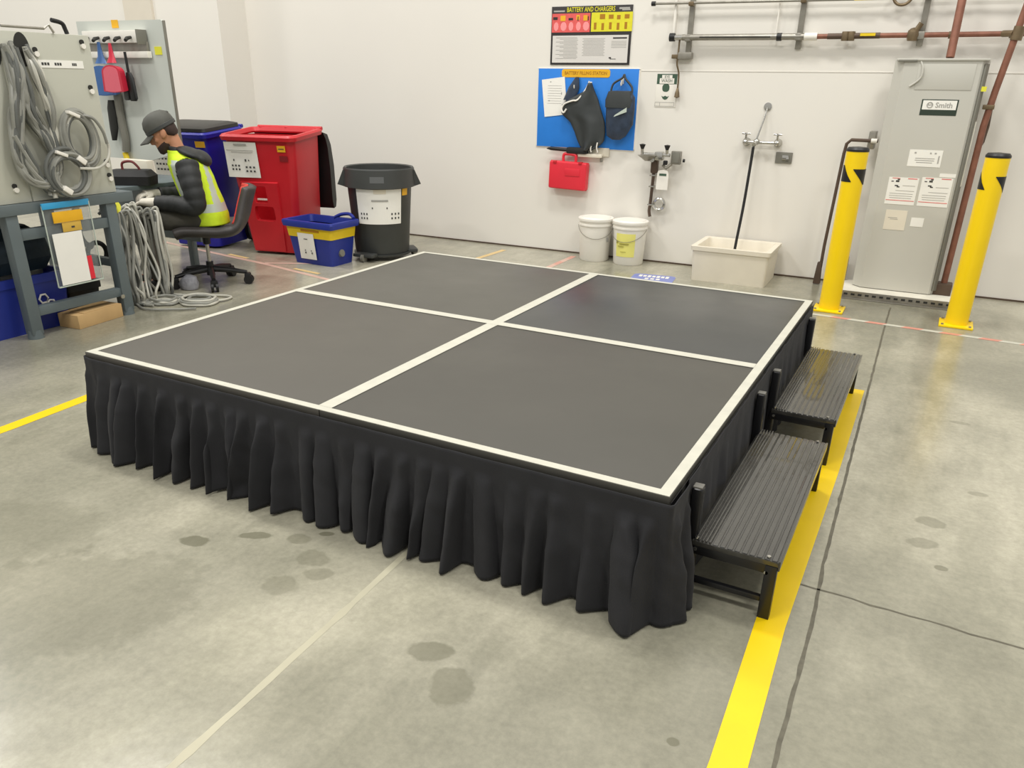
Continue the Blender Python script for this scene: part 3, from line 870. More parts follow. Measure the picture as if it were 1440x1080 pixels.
marks(pp, M['posterblack'], [(0.262, H_ * 0.455, 0.12, 0.010), (0.185, H_ * 0.12, 0.02, 0.01), (0.21, H_ * 0.10, 0.05, 0.004)], -0.0104)

# blue board
bx0, bx1, bz0, bz1 = -0.370, 0.535, 0.915, 1.545
bw = bx1 - bx0; bh = bz1 - bz0; bxc = (bx0 + bx1) / 2
t = wthing('shadow_board', 'bright blue wall board with amber title label and hooks', 'board', bxc, bz0)
b = MB(); b.box((0, -0.005, bh / 2), (bw, 0.010, bh), 0.001); b.build('panel', M['boardblue'], t)
b = MB()
for (x, z, w_, h) in ((0, 0.004, bw + 0.012, 0.012), (0, bh - 0.003, bw + 0.012, 0.010), (-bw / 2, bh / 2, 0.010, bh), (bw / 2, bh / 2, 0.012, bh)): b.box((x, -0.004, z), (w_, 0.0095, h))
b.build('edge_trim', M['white'], t, smooth=False)
b = MB(); b.loft([[(x - 0.015, -0.0102, z + bh - 0.035) for x, z, _ in [(q[0], q[1], 0) for q in rrect(0, 0, 0, 0.218, 0.032, 0.02)]], [(x - 0.015, -0.0125, z + bh - 0.035) for x, z, _ in [(q[0], q[1], 0) for q in rrect(0, 0, 0, 0.218, 0.032, 0.02)]]])
lb = b.build('title_label', M['amber'], t, smooth=False)
text('BATTERY FILLING STATION', 0.036, lb, M['amberdark'], (-0.015, -0.0130, bh - 0.035), width=0.38, bold=0.0008)
for (x, z) in ((-0.10, bh - 0.115), (0.035, bh - 0.125), (0.315, bh - 0.09)):
    b = MB(); b.box((x, -0.014, z), (0.026, 0.010, 0.05), 0.004); b.tube(catmull([(x, -0.018, z), (x, -0.03, z - 0.03), (x, -0.045, z - 0.035), (x, -0.05, z - 0.012)], 5), 0.005, 8); b.build('hook', M['white'], t)
def wpt(u, z): return u  # readability only
# instruction sheet
t2 = wthing('instruction_sheet', 'tilted white instruction sheet on the left of the blue board', 'paper', -0.21, 1.17, off=0.014)
b = MB(); b.box((0, 0, 0.15), (0.215, 0.002, 0.30), 0.0, rot=Matrix.Rotation(R(-7), 4, 'Y')); s_ = b.build('sheet', M['paper'], t2, smooth=False)
marks(s_, M['greyink'], [(-0.04, 0.27, 0.012, 0.008), (-0.05, 0.12, 0.014, 0.008), (0.065, 0.18, 0.008, 0.02)] + [(0.0, 0.24 - 0.02 * i, 0.13, 0.002) for i in range(8)], -0.0016)
# blue strap / bag behind apron
b = MB(); b.loft([ell((-0.045, -0.030, 1.30), (0.055, 0, 0), (0, 0.016, 0), 12), ell((-0.005, -0.030, 1.40), (0.05, 0, 0), (0, 0.014, 0), 12), ell((0.02, -0.028, 1.48), (0.016, 0, 0), (0, 0.01, 0), 12)])
wbuild('cloth_pouch', b, M['navy'], 'dark blue cloth hanging behind the black apron on the left hook', 'cloth', -0.02, 0)
# apron: folded, hanging from middle hook, wide lower body
t2 = wthing('rubber_apron', 'dark folded apron hanging from the middle hook of the blue board', 'apron', 0.115, 0.93, off=0.02)
def apron_fn(u, v):
    # silhouette rows: (z, xleft, xright)
    rows = [(0.505, 0.000, 0.020), (0.44, -0.030, 0.050), (0.38, -0.16, 0.085), (0.33, -0.235, 0.105), (0.26, -0.235, 0.135), (0.20, -0.15, 0.160), (0.12, -0.105, 0.170), (0.05, -0.075, 0.165), (0.0, -0.045, 0.105), (-0.03, -0.02, 0.04)]
    f = v * (len(rows) - 1); i = min(int(f), len(rows) - 2); q = f - i
    z = rows[i][0] * (1 - q) + rows[i + 1][0] * q
    a = rows[i][1] * (1 - q) + rows[i + 1][1] * q; c = rows[i][2] * (1 - q) + rows[i + 1][2] * q
    x = a + (c - a) * u
    y = -0.02 - 0.035 * math.sin(PI * u) ** 0.6 - 0.018 * math.sin(u * 11 + v * 3) * v
    return (x, y, z)
b = MB(); b.grid(apron_fn, 30, 30)
o = b.build('apron_body', M['apron'], t2, angle=180); so = o.modifiers.new('solid', 'SOLIDIFY'); so.thickness = 0.006; so.offset = 1
b = MB(); b.tube(catmull([(0.005, -0.03, 0.52), (-0.02, -0.035, 0.46), (-0.06, -0.05, 0.40), (-0.09, -0.06, 0.37), (-0.13, -0.062, 0.365), (-0.20, -0.06, 0.34), (-0.225, -0.062, 0.30), (-0.205, -0.065, 0.27), (-0.18, -0.065, 0.30)], 6), 0.007, 8); b.build('white_cord', M['white'], t2)
b = MB(); b.tube(catmull([(0.06, -0.05, 0.02), (0.055, -0.05, -0.02), (0.06, -0.045, -0.04)], 5), 0.006, 8); b.tube(catmull([(0.115, -0.05, 0.04), (0.11, -0.05, 0.0), (0.12, -0.045, -0.04)], 5), 0.006, 8); b.build('tie_end', M['white'], t2)
# navy backpack
t2 = wthing('drawstring_bag', 'grey-blue bag hanging from the right hook of the blue board', 'bag', 0.405, 1.00, off=0.015)
secs = []
for (z, w_, d_) in ((0.0, 0.035, 0.02), (0.03, 0.085, 0.035), (0.12, 0.118, 0.045), (0.24, 0.125, 0.045), (0.33, 0.12, 0.04), (0.38, 0.085, 0.03)):
    secs.append(ell((0.01 - 0.02 * (z < 0.05), -0.055, z), (w_, 0, 0), (0, d_, 0), 20, 0.8))
b = MB(); b.loft(secs); b.build('body', M['navy'], t2)
b = MB(); b.loft([ell((0.0, -0.062, 0.25), (0.120, 0, 0), (0, 0.044, 0), 20, 0.8), ell((0.0, -0.062, 0.31), (0.122, 0, 0), (0, 0.045, 0), 20, 0.8), ell((0.0, -0.06, 0.375), (0.10, 0, 0), (0, 0.035, 0), 20, 0.8)]); b.build('flap', M['apron'], t2)
b = MB(); b.tube(catmull([(-0.085, -0.05, 0.36), (-0.07, -0.04, 0.43), (0.0, -0.03, 0.475), (0.015, -0.025, 0.50), (0.03, -0.03, 0.47), (0.09, -0.04, 0.41), (0.10, -0.05, 0.36)], 6), 0.009, 8); b.build('strap', M['apron'], t2)
b = MB(); b.loft([ell((0.03, -0.112, 0.20), (0.055, 0, 0.02), (0, 0.004, 0), 10), ell((0.035, -0.112, 0.225), (0.05, 0, 0.03), (0, 0.003, 0), 10)]); b.build('buckle_strip', M['silver'], t2)
# rail shelf under board + black rod + red case
t2 = wthing('wall_hook_rail', 'small cream rail under the blue board holding the red case', 'rail', 0.16, 0.86)
b = MB(); b.box((0.0, -0.03, 0.0), (0.22, 0.06, 0.03), 0.006); b.box((0.03, -0.008, 0.03), (0.26, 0.016, 0.07), 0.004); b.build('rail', M['cream'], t2)
b = MB(); b.cyl((0.10, -0.03, 0.0), (0.10, -0.03, -0.05), 0.012); b.build('peg', M['steel'], t2)
t2 = wthing('grabber_tool', 'black rod lying across the top of the red case', 'tool', -0.05, 0.895, off=0.05)
b = MB(); b.tube([(-0.20, 0, 0.006), (-0.16, 0, 0.008), (0.0, 0, 0.0)], [0.004, 0.016, 0.014], 12); b.build('shaft', M['black'], t2)
b = MB(); b.box((0.09, 0, 0.0), (0.20, 0.05, 0.055), 0.02); b.build('head', M['blackrubber'], t2)
t2 = wthing('tool_case', 'red plastic carrying case hanging below the blue board', 'case', -0.028, 0.56, off=0.055)
b = MB(); b.box((0, 0, 0.125), (0.355, 0.085, 0.235), 0.022, rot=Matrix.Rotation(R(1.5), 4, 'Y'), seg=3); sh = b.build('shell', M['redcase'], t2)
b = MB(); b.box((0.05, -0.043, 0.155), (0.14, 0.008, 0.062), 0.004); b.build('label_recess', M['redcase'], sh)
b = MB(); b.box((0, -0.0, 0.125), (0.357, 0.006, 0.237), 0.002, rot=Matrix.Rotation(R(1.5), 4, 'Y')); b.build('seam', M['red'], sh)
b = MB(); b.tube(catmull([(-0.055, 0, 0.235), (-0.055, 0, 0.295), (-0.02, 0, 0.305), (0.03, 0, 0.302), (0.06, 0, 0.292), (0.06, 0, 0.235)], 5), 0.013, 8); b.build('handle', M['redcase'], t2)
for x in (-0.12, 0.12): b = MB(); b.box((x, -0.03, 0.236), (0.03, 0.04, 0.02), 0.004); b.build('latch', M['red'], t2)

# safety sign
t2 = wthing('eyewash_sign', 'white and green eye wash sign on the wall right of the blue board', 'sign', 0.772, 1.262)
b = MB(); b.box((0, -0.002, 0.12), (0.172, 0.004, 0.24), 0.001); b.build('plate', M['white'], t2)
b = MB(); b.box((0, -0.0045, 0.21), (0.166, 0.001, 0.075)); hd = b.build('header', M['green'], t2, smooth=False)
b = MB(); b.box((0.0, -0.0055, 0.196), (0.12, 0.001, 0.040)); b.box((0.0, -0.0055, 0.225), (0.085, 0.001, 0.03)); hw2 = b.build('header_patch', M['white'], hd, smooth=False)
text('EYE', 0.026, hw2, M['green'], (0, -0.0066, 0.2265)); text('WASH', 0.032, hw2, M['green'], (0, -0.0066, 0.196))
b = MB(); b.loft([ell((-0.004, -0.0045, 0.145), (0.030, 0, 0), (0, 0, 0.030), 20, 0.8), ell((-0.004, -0.0052, 0.145), (0.030, 0, 0), (0, 0, 0.030), 20, 0.8)]); b.build('eye_symbol', M['green'], t2, smooth=False)
b = MB(); b.loft([[(x, -0.0045 - 0.0007 * q, z) for x, z in [(-0.036, 0.085), (-0.022, 0.062), (-0.004, 0.055), (0.014, 0.062), (0.028, 0.085), (0.012, 0.078), (-0.004, 0.086), (-0.020, 0.078)]] for q in (0, 1)]); b.build('bowl_symbol', M['green'], t2, smooth=False)
marks(t2, M['greyink'], [(-0.005, 0.036, 0.16, 0.003), (-0.005, 0.008, 0.16, 0.003), (-0.085, 0.022, 0.003, 0.03), (0.074, 0.022, 0.003, 0.03), (-0.045, 0.022, 0.003, 0.03)], -0.0047, 'caption_box')

# eyewash station
t2 = wthing('eyewash_station', 'wall mounted chrome eyewash station with hanging white tag', 'eyewash station', 0.76, 0.86)
b = MB(); b.lathe([(0, -0.045), (0.02, -0.045), (0.075, -0.005), (0.082, 0.0), (0.070, 0.0), (0.0, -0.025)], (-0.06, -0.13, 0.035), 24); b.build('bowl', M['steel'], t2)
b = MB(); b.cyl((-0.02, -0.0, 0.0), (-0.02, -0.13, 0.0), 0.02); b.cyl((-0.10, -0.10, 0.04), (0.12, -0.10, 0.04), 0.014); b.box((0.03, -0.09, 0.03), (0.07, 0.07, 0.07), 0.012); b.build('manifold', M['chrome'], t2)
for x in (-0.115, 0.095):
    b = MB(); b.cyl((x, -0.10, 0.04), (x, -0.11, 0.085), 0.012); b.build('nozzle', M['chrome'], t2)
    b = MB(); b.lathe([(0, -0.02), (0.012, -0.02), (0.026, 0.016), (0.0, 0.022)], (x, -0.11, 0.10), 14); b.build('dust_cap', M['black'], t2)
b = MB(); b.box((-0.015, -0.05, -0.055), (0.06, 0.06, 0.12), 0.02); b.build('valve_body', M['darkiron'], t2)
b = MB(); b.box((0.085, -0.09, -0.02), (0.035, 0.03, 0.035), 0.008); b.build('knob', M['black'], t2)
b = MB(); b.tube(catmull([(-0.02, -0.045, -0.10), (-0.024, -0.045, -0.25), (-0.028, -0.045, -0.36), (-0.032, -0.045, -0.42), (-0.022, -0.045, -0.47)], 6), 0.013, 10); b.build('drain_hose', M['darkiron'], t2)
b = MB()
for z in (-0.13, -0.22, -0.37): b.box((-0.025, -0.03, z), (0.05, 0.06, 0.012), 0.003)
b.build('hose_clip', M['chrome'], t2)
b = MB(); b.torus((0.05, -0.05, -0.36), 0.045, 0.013, Matrix.Rotation(PI / 2, 4, 'X')); b.build('ring_valve', M['chrome'], t2)
b = MB(); b.box((0.165, -0.06, 0.02), (0.085, 0.03, 0.105), 0.006); sp_ = b.build('push_paddle', M['steel'], t2)
b = MB(); b.box((0.165, -0.077, 0.02), (0.06, 0.006, 0.08), 0.004); b.build('paddle_rib', M['heaterdark'], sp_)
b = MB(); b.cyl((0.22, -0.05, 0.0), (0.235, -0.05, 0.0), 0.014); b.build('bumper', M['black'], t2)
b = MB(); b.tube([(0.13, -0.06, -0.03), (0.09, -0.07, -0.065), (0.06, -0.08, -0.04)], 0.013, 10); b.build('arm', M['steel'], t2)
b = MB(); b.loft([[(x, -0.10 - 0.004 * q, z) for x, z in [(0.035, -0.085), (0.075, -0.075), (0.115, -0.085), (0.125, -0.11), (0.125, -0.235), (0.025, -0.235), (0.028, -0.11)]] for q in (0, 1)]); tg = b.build('inspection_tag', M['white'], t2, smooth=False)
marks(tg, M['green'], [(0.077, -0.115, 0.06, 0.018)], -0.1048)

# ------------------------------------------------------------------ mop sink, faucet, hose, outlet
t2 = thing('mop_sink', 'low cream mop sink on the floor against the white wall', 'sink', (1.555, 4.59, 0), WA)
b = MB()
secs = [rrect(0, 0, 0.0, 0.285, 0.225, 0.02), rrect(0, 0, 0.235, 0.292, 0.245, 0.02), rrect(0, 0, 0.24, 0.305, 0.255, 0.02), rrect(0, 0, 0.272, 0.307, 0.257, 0.02), rrect(0, 0, 0.272, 0.268, 0.222, 0.03), rrect(0, 0, 0.262, 0.262, 0.216, 0.03), rrect(0, 0, 0.07, 0.24, 0.19, 0.04)]
b.loft(secs); b.build('basin', M['cream'], t2, angle=30)
b = MB(); b.lathe([(0, 0.074), (0.035, 0.074), (0.04, 0.071)], (0, 0, 0), 20); b.build('drain_strainer', M['chrome'], t2)
t2 = wthing('wall_faucet', 'chrome two-handle service faucet above the mop sink', 'faucet', 1.58, 1.03)
b = MB(); b.cyl((-0.11, -0.05, -0.005), (0.12, -0.05, -0.005), 0.012); b.cyl((-0.03, -0.05, -0.0), (-0.035, -0.13, -0.02), 0.016); b.ball((-0.03, -0.06, 0.0), 0.026); b.build('body', M['chrome'], t2)
for x in (-0.115, 0.125):
    b = MB(); b.lathe([(0, 0.0), (0.032, 0.0), (0.032, -0.012), (0.02, -0.04), (0, -0.045)], (0, 0, 0), 18); b.xf(Matrix.Translation((x, -0.0, -0.005)) @ Matrix.Rotation(R(90), 4, 'X') @ Matrix.Diagonal((1, 1, -1, 1))); b.ball((x, -0.055, -0.005), 0.024); b.build('escutcheon', M['chrome'], t2)
    b = MB(); b.cyl((x, -0.055, 0.0), (x, -0.06, 0.055), 0.008); b.cyl((x - 0.032, -0.06, 0.058), (x + 0.032, -0.06, 0.058), 0.007); b.cyl((x, -0.09, 0.058), (x, -0.03, 0.058), 0.007); b.build('cross_handle', M['chrome'], t2)
b = MB(); b.tube([(-0.03, -0.07, 0.02), (0.0, -0.04, 0.16), (0.01, -0.01, 0.245)], 0.007, 8); b.build('support_rod', M['chrome'], t2)
b = MB(); b.lathe([(0, 0), (0.03, 0), (0.03, 0.006), (0, 0.01)], seg=18); b.xf(Matrix.Translation((0.01, -0.001, 0.255)) @ Matrix.Rotation(R(90), 4, 'X')); b.build('wall_flange', M['chrome'], t2)
b = MB(); b.tube(catmull([(1.547, 4.752, 0.995), (1.545, 4.745, 0.86), (1.540, 4.71, 0.55), (1.53, 4.66, 0.26), (1.53, 4.63, 0.10)], 8), 0.011, 10)
tag(b.build('rubber_hose', M['blackrubber']), 'straight black hose hanging from the faucet into the mop sink', 'hose')
t2 = wthing('wall_outlet', 'grey metal outlet plate right of the faucet', 'outlet', 1.765, 0.918)
b = MB(); b.box((0, -0.006, 0), (0.125, 0.012, 0.082), 0.003); b.build('plate', M['heaterdark'], t2)
b = MB(); b.box((0.012, -0.016, 0.002), (0.05, 0.014, 0.036), 0.006); b.box((0.03, -0.022, -0.006), (0.02, 0.01, 0.02), 0.003); b.build('switch', M['chrome'], t2)

# ------------------------------------------------------------------ buckets
def bucket(x, y, label, rz):
    t = thing('bucket', label, 'bucket', (x, y, 0), rz, 'white plastic buckets against the wall')
    b = MB(); b.lathe([(0, 0.0), (0.122, 0.0), (0.128, 0.01), (0.142, 0.30), (0.150, 0.302), (0.150, 0.316), (0.143, 0.318), (0.145, 0.336), (0.152, 0.338), (0.152, 0.352), (0.0, 0.352)], seg=36); b.build('pail', M['white'], t)
    b = MB(); b.lathe([(0.0, 0.372), (0.125, 0.372), (0.130, 0.366), (0.150, 0.366), (0.155, 0.362), (0.155, 0.346), (0.150, 0.346)], seg=36); b.build('lid', M['white'], t)
    b = MB(); b.tube([(0.15 * math.cos(a), 0.15 * math.sin(a), 0.30 - 0.10 * math.sin(a + PI)) for a in [PI + PI * i / 16 for i in range(17)]], 0.0025, 6); b.build('handle', M['steel'], t)
    return t
t = bucket(0.300, 4.685, 'plain white lidded plastic bucket, left of the one with a yellow label', 0.4)
b = MB(); b.box((0.108, -0.096, 0.19), (0.006, 0.02, 0.04), 0.002, rot=R(-40)); b.build('side_mark', M['greyink'], t)
t = bucket(0.617, 4.690, 'white lidded plastic bucket with a yellow label', 1.4)
t.rotation_euler = (0, 0, 0)
b = MB(); b.grid(lambda u, v: ((0.131 + 0.0135 * (v * 0.19 + 0.07) / 0.3) * math.cos(-2.12 + u * 1.25) , (0.131 + 0.0135 * (v * 0.19 + 0.07) / 0.3) * math.sin(-2.12 + u * 1.25), 0.075 + v * 0.195), 12, 2); lb = b.build('label', M['jugyellow'], t)
b = MB()
for (a0, a1, z0, z1) in ((-2.1, -1.95, 0.185, 0.205), (-1.85, -1.25, 0.178, 0.188), (-1.95, -1.55, 0.158, 0.167), (-1.75, -1.4, 0.115, 0.120)):
    b.grid(lambda u, v: (0.1425 * math.cos(a0 + (a1 - a0) * u), 0.1425 * math.sin(a0 + (a1 - a0) * u), z0 + (z1 - z0) * v), 5, 1)
b.build('printing', mat('olive_print', (168, 160, 70), 0.6), lb, smooth=False)
#@@PART2
# ------------------------------------------------------------------ bins
def boolean(o, cut, m=None):
    c = cut.build('cutter', m or M['hole'], smooth=False)
    md = o.modifiers.new('cut', 'BOOLEAN'); md.operation = 'DIFFERENCE'; md.object = c; md.solver = 'EXACT'
    c.matrix_world = Matrix.Translation(c.location)
    pm = o.parent.matrix_world.copy() if o.parent else Matrix()
    if o.parent:
        c.parent = o.parent; c.matrix_parent_inverse = Matrix()
    bpy.context.view_layer.update()
    me = bpy.data.meshes.new_from_object(o.evaluated_get(bpy.context.evaluated_depsgraph_get()))
    o.modifiers.clear(); o.data = me
    bpy.data.objects.remove(c)
    try: me.shade_smooth(); me.set_sharp_from_angle(angle=R(30))
    except Exception: pass

def cart(loc, rz, label, m, lidmode):
    t = thing('rollout_cart', label, 'wheeled bin', loc, rz)
    def sec(z, f=1.0, ins=0.0):
        k = z / 1.0
        hx = 0.230 + 0.095 * k; hy = 0.235 + 0.015 * k; cy = -0.015 - 0.11 * k
        return rrect(0, cy, z, hx - ins, hy - ins, 0.06 - ins * 0.3, 5)
    b = MB()
    b.loft([sec(0.02), sec(0.5), sec(0.985), [(x * 1, y, 0.985) for x, y, z in sec(0.985, ins=0.012)], sec(0.5, ins=0.014), sec(0.05, ins=0.016)])
    body = b.build('body', m, t, angle=30)
    # hand hold recess and foot recess cut into the front face
    c = MB(); c.box((-0.035, -0.335, 0.50), (0.13, 0.14, 0.17), 0.02); boolean(body, c)
    c = MB(); c.box((-0.045, -0.300, 0.355), (0.21, 0.07, 0.14), 0.02); boolean(body, c)
    b = MB(); b.cyl((-0.10, -0.29, 0.475), (0.03, -0.29, 0.475), 0.010); b.build('catch_bar', M['white'], t)
    b = MB()   # stepped lower front shoulder
    b.loft([[(-0.19, -0.240, 0.03), (0.11, -0.240, 0.03), (0.14, -0.300, 0.64), (-0.22, -0.300, 0.64)], [(-0.19, -0.268, 0.03), (0.11, -0.268, 0.03), (0.13, -0.348, 0.62), (-0.215, -0.348, 0.62)]])
    sh = b.build('front_panel', m, t, smooth=False)
    c = MB(); c.box((-0.045, -0.33, 0.52), (0.12, 0.12, 0.14), 0.015); boolean(sh, c)
    c = MB(); c.box((-0.03, -0.30, 0.36), (0.19, 0.08, 0.13), 0.03); boolean(sh, c)
    # rolled rim, higher at the back
    def rr(z, ins, dz=0.0):
        return [(x, y, z + 0.055 * ((y + 0.43) / 0.74)) for x, y, _ in rrect(0, -0.122, z, 0.348 - ins, 0.275 - ins, 0.06, 6)]
    b = MB()
    b.loft([rr(0.955, 0.0), rr(0.985, -0.006), rr(1.0, 0.006), rr(1.0, 0.03), rr(0.97, 0.045), rr(0.955, 0.04)], closed_ends=False)
    b.build('rim', m, t)
    b = MB(); b.cyl((-0.29, 0.160, 1.040), (0.33, 0.160, 1.040), 0.016); b.build('hinge_bar', m, t)
    for x in (-0.25, 0.0, 0.28): b = MB(); b.box((x, 0.145, 1.025), (0.03, 0.05, 0.04), 0.008); b.build('hinge_lug', m, t)
    if lidmode == 'hang':
        b = MB()
        prof = [(0.30, 1.01), (0.385, 0.99), (0.44, 0.90), (0.475, 0.72), (0.48, 0.42), (0.46, 0.36), (0.42, 0.35), (0.40, 0.42), (0.395, 0.70), (0.375, 0.88), (0.35, 0.95)]
        b.loft([[(x, y - 0.17, z) for y, z in prof] for x in (-0.33, -0.31, 0.33, 0.35)])
        b.build('lid', M['black'], t, angle=50)
    else:
        b = MB()
        b.loft([[(x, y, z + 0.055 * ((y + 0.43) / 0.74)) for x, y, z in rrect(0, -0.12, 1.003, 0.335, 0.262, 0.06, 6)],
                [(x, y, z + 0.055 * ((y + 0.43) / 0.74)) for x, y, z in rrect(0, -0.12, 1.03, 0.33, 0.258, 0.06, 6)],
                [(x, y, z + 0.055 * ((y + 0.43) / 0.74)) for x, y, z in rrect(0, -0.12, 1.045, 0.28, 0.21, 0.06, 6)]])
        b.build('lid', M['black'], t)
    for x in (-0.25, 0.25):
        b = MB(); b.cyl((x - 0.03, 0.27, 0.13), (x + 0.03, 0.27, 0.13), 0.13, 28); wv = b.build('wheel', M['black'], t)
        b = MB(); b.cyl((x - 0.034, 0.27, 0.13), (x + 0.034, 0.27, 0.13), 0.045, 16); b.build('wheel_hub', M['grey_can'], wv)
    b = MB(); b.cyl((-0.25, 0.27, 0.13), (0.25, 0.27, 0.13), 0.012); b.build('axle', M['steel'], t)
    return t
def face_paper(t, cx, z0, z1, w_, yb, slope, m, nm='label', curl=0.0):
    def fn(u, v):
        x = cx + (u - 0.5) * w_; z = z0 + (z1 - z0) * v
        return (x, yb - slope * (z - z0) - 0.004 - curl * (1 - v) ** 2 * (0.5 + 0.5 * math.sin(u * 5)), z)
    b = MB(); b.grid(fn, 8, 6)
    return b.build(nm, m, t, angle=180)
def pict_rows(t, items, yb, slope, zref, m=None):
    b = MB()
    for (x, z, w_, h) in items: b.box((x, yb - slope * (z - zref) - 0.0065, z), (w_, 0.001, h), 0)
    b.build('printing', m or M['ink'], t, smooth=False)
SL = 0.125
t = cart((-2.265, 3.60, 0), R(14), 'red wheeled cart with open top, black lid hanging behind and paper sign', M['red'], 'hang')
pp = face_paper(t, -0.165, 0.66, 0.945, 0.30, -0.25 - SL * 0.66 - 0.006, SL, M['paper'], 'paper_sign', 0.012)
yb0 = -0.25 - SL * 0.66 - 0.012
pict_rows(pp, [(-0.26 + 0.03 * i, 0.755 - 0.03 * j, 0.016, 0.014) for i in range(3) for j in range(2)] + [(-0.13 + 0.035 * i, 0.745 - 0.032 * j, 0.017, 0.015) for i in range(3) for j in range(2)] + [(-0.24, 0.80, 0.012, 0.016), (-0.13, 0.80, 0.015, 0.02), (-0.10, 0.80, 0.01, 0.012)], yb0, SL, 0.66)
pict_rows(pp, [(-0.16, 0.925, 0.12, 0.012), (-0.17, 0.88, 0.25, 0.004), (-0.15, 0.865, 0.2, 0.004)], yb0, SL, 0.66, M['greyink'])
st_ = face_paper(t, 0.215, 0.875, 0.925, 0.075, -0.25 - SL * 0.875 - 0.006, SL, M['amber'], 'yellow_sticker'); pict_rows(st_, [(0.215, 0.90, 0.05, 0.006)], -0.25 - SL * 0.875 - 0.006, SL, 0.875)
face_paper(t, 0.225, 0.80, 0.845, 0.075, -0.25 - SL * 0.80 - 0.006, SL, mat('dark_red_label', (130, 24, 30), 0.5), 'dark_label')
t = cart((-3.07, 3.46, 0), R(10), 'blue wheeled cart with flat black lid behind the seated person', M['blue'], 'flat')
pp = face_paper(t, -0.13, 0.62, 0.90, 0.26, -0.25 - SL * 0.62 - 0.006, SL, M['paper'], 'paper_sign')
pict_rows(pp, [(-0.22 + 0.035 * i, 0.78 - 0.045 * j, 0.018, 0.016) for i in range(4) for j in range(3)], -0.25 - SL * 0.62 - 0.012, SL, 0.62)
face_paper(t, 0.27, 0.885, 0.935, 0.10, -0.25 - SL * 0.885 - 0.006, SL, M['amber'], 'yellow_sticker')
b = MB(); b.loft([[(0.11, -0.272 - 0.003 * q, 0.13), (0.20, -0.272 - 0.003 * q, 0.135), (0.13, -0.285 - 0.003 * q, 0.20)] for q in (0, 1)]); b.build('white_sticker', M['paper'], t, smooth=False)

# blue / yellow recycling tub
t = thing('recycling_tub', 'low blue and yellow recycling tub with paper sign beside the grey can', 'tub', (-1.635, 3.335, 0), R(-1))
def ts(z, ins=0):
    k = z / 0.36; return rrect(0, -0.01 * k, z, 0.205 + 0.05 * k - ins, 0.135 + 0.03 * k - ins, 0.03, 5)
b = MB(); b.loft([ts(0.0), ts(0.225), ts(0.225, 0.002)]); b.build('lower_body', M['binblue'], t, angle=30)
b = MB(); b.loft([ts(0.225, -0.004), ts(0.305, -0.004)]); b.build('yellow_band', M['sillow'], t, angle=30)
b = MB(); b.loft([ts(0.305), ts(0.31, -0.022), ts(0.345, -0.024), ts(0.36, -0.018), ts(0.36, 0.012), ts(0.30, 0.02), ts(0.10, 0.03)]); b.build('rim', M['binblue'], t, angle=30)
b = MB(); b.tube(catmull([(0.02, 0.15, 0.355), (0.09, 0.155, 0.385), (0.18, 0.155, 0.395), (0.245, 0.13, 0.37)], 6), 0.014, 8); b.build('rear_handle', M['binblue'], t)
b = MB(); b.box((0.02, -0.168, 0.285), (0.20, 0.012, 0.018), 0.004); b.build('handle_slot', M['amberdark'], t)
pp = face_paper(t, -0.03, 0.045, 0.262, 0.175, -0.147, 0.115, M['paper'], 'paper_sign')
pict_rows(pp, [(-0.05, 0.10, 0.012, 0.014), (-0.05, 0.12, 0.01, 0.008), (0.02, 0.10, 0.012, 0.014), (0.015, 0.12, 0.01, 0.008), (-0.03, 0.215, 0.04, 0.006)], -0.150, 0.115, 0.045)
b = MB(); b.cyl((0.21, -0.03, 0.10), (0.235, -0.03, 0.105), 0.03, 16); b.build('side_knob', M['heaterdark'], t)

# grey can on dolly
t = thing('waste_can', 'round dark grey waste can with white paper sign, on wheels', 'waste can', (-1.36, 3.80, 0), 0)
Z0 = 0.05
b = MB(); b.lathe([(0, Z0), (0.228, Z0), (0.235, Z0 + 0.02), (0.272, 0.60), (0.285, 0.62), (0.285, 0.735), (0.298, 0.75), (0.292, 0.762), (0.275, 0.755), (0.268, 0.62), (0.23, 0.09), (0, 0.08)], seg=56); b.build('can', M['grey_can'], t, angle=40)
b = MB(); b.lathe([(0.283, 0.755), (0.300, 0.752), (0.312, 0.61), (0.302, 0.605), (0.284, 0.61)], seg=56); b.build('skirt_collar', M['grey_can'], t, angle=40)
ca = math.atan2(-1.841 - 3.80, 2.917 + 1.36)
for s in (-1, 1):
    a = ca + s * PI / 2
    b = MB(); cx, cy = math.cos(a), math.sin(a); tx, ty = -math.sin(a), math.cos(a)
    b.loft([[(cx * r + tx * h, cy * r + ty * h, z) for r, h, z in ((0.27, -0.09, 0.745), (0.30, -0.09, 0.74), (0.30, 0.09, 0.74), (0.27, 0.09, 0.745))],
            [(cx * r + tx * h, cy * r + ty * h, z) for r, h, z in ((0.27, -0.085, 0.60), (0.352, -0.075, 0.625), (0.352, 0.075, 0.625), (0.27, 0.085, 0.60))]])
    b.build('handle', M['grey_can'], t)
def curved(t, r0, r1, a0, a1, z0, z1, m, nm, n=14):
    b = MB(); b.grid(lambda u, v: ((r0 + (r1 - r0) * v) * math.cos(a0 + (a1 - a0) * u), (r0 + (r1 - r0) * v) * math.sin(a0 + (a1 - a0) * u), z0 + (z1 - z0) * v), n, 2)
    return b.build(nm, m, t, angle=180)
def rad(z): return 0.235 + (0.272 - 0.235) * (z - 0.07) / 0.53 + 0.004
pp = curved(t, rad(0.315), rad(0.60), ca - 0.80, ca + 0.70, 0.315, 0.60, M['paper'], 'paper_sign')
def cmark(a, z, da, dz, m=M['ink']): return (a, z, da, dz, m)
b = MB()
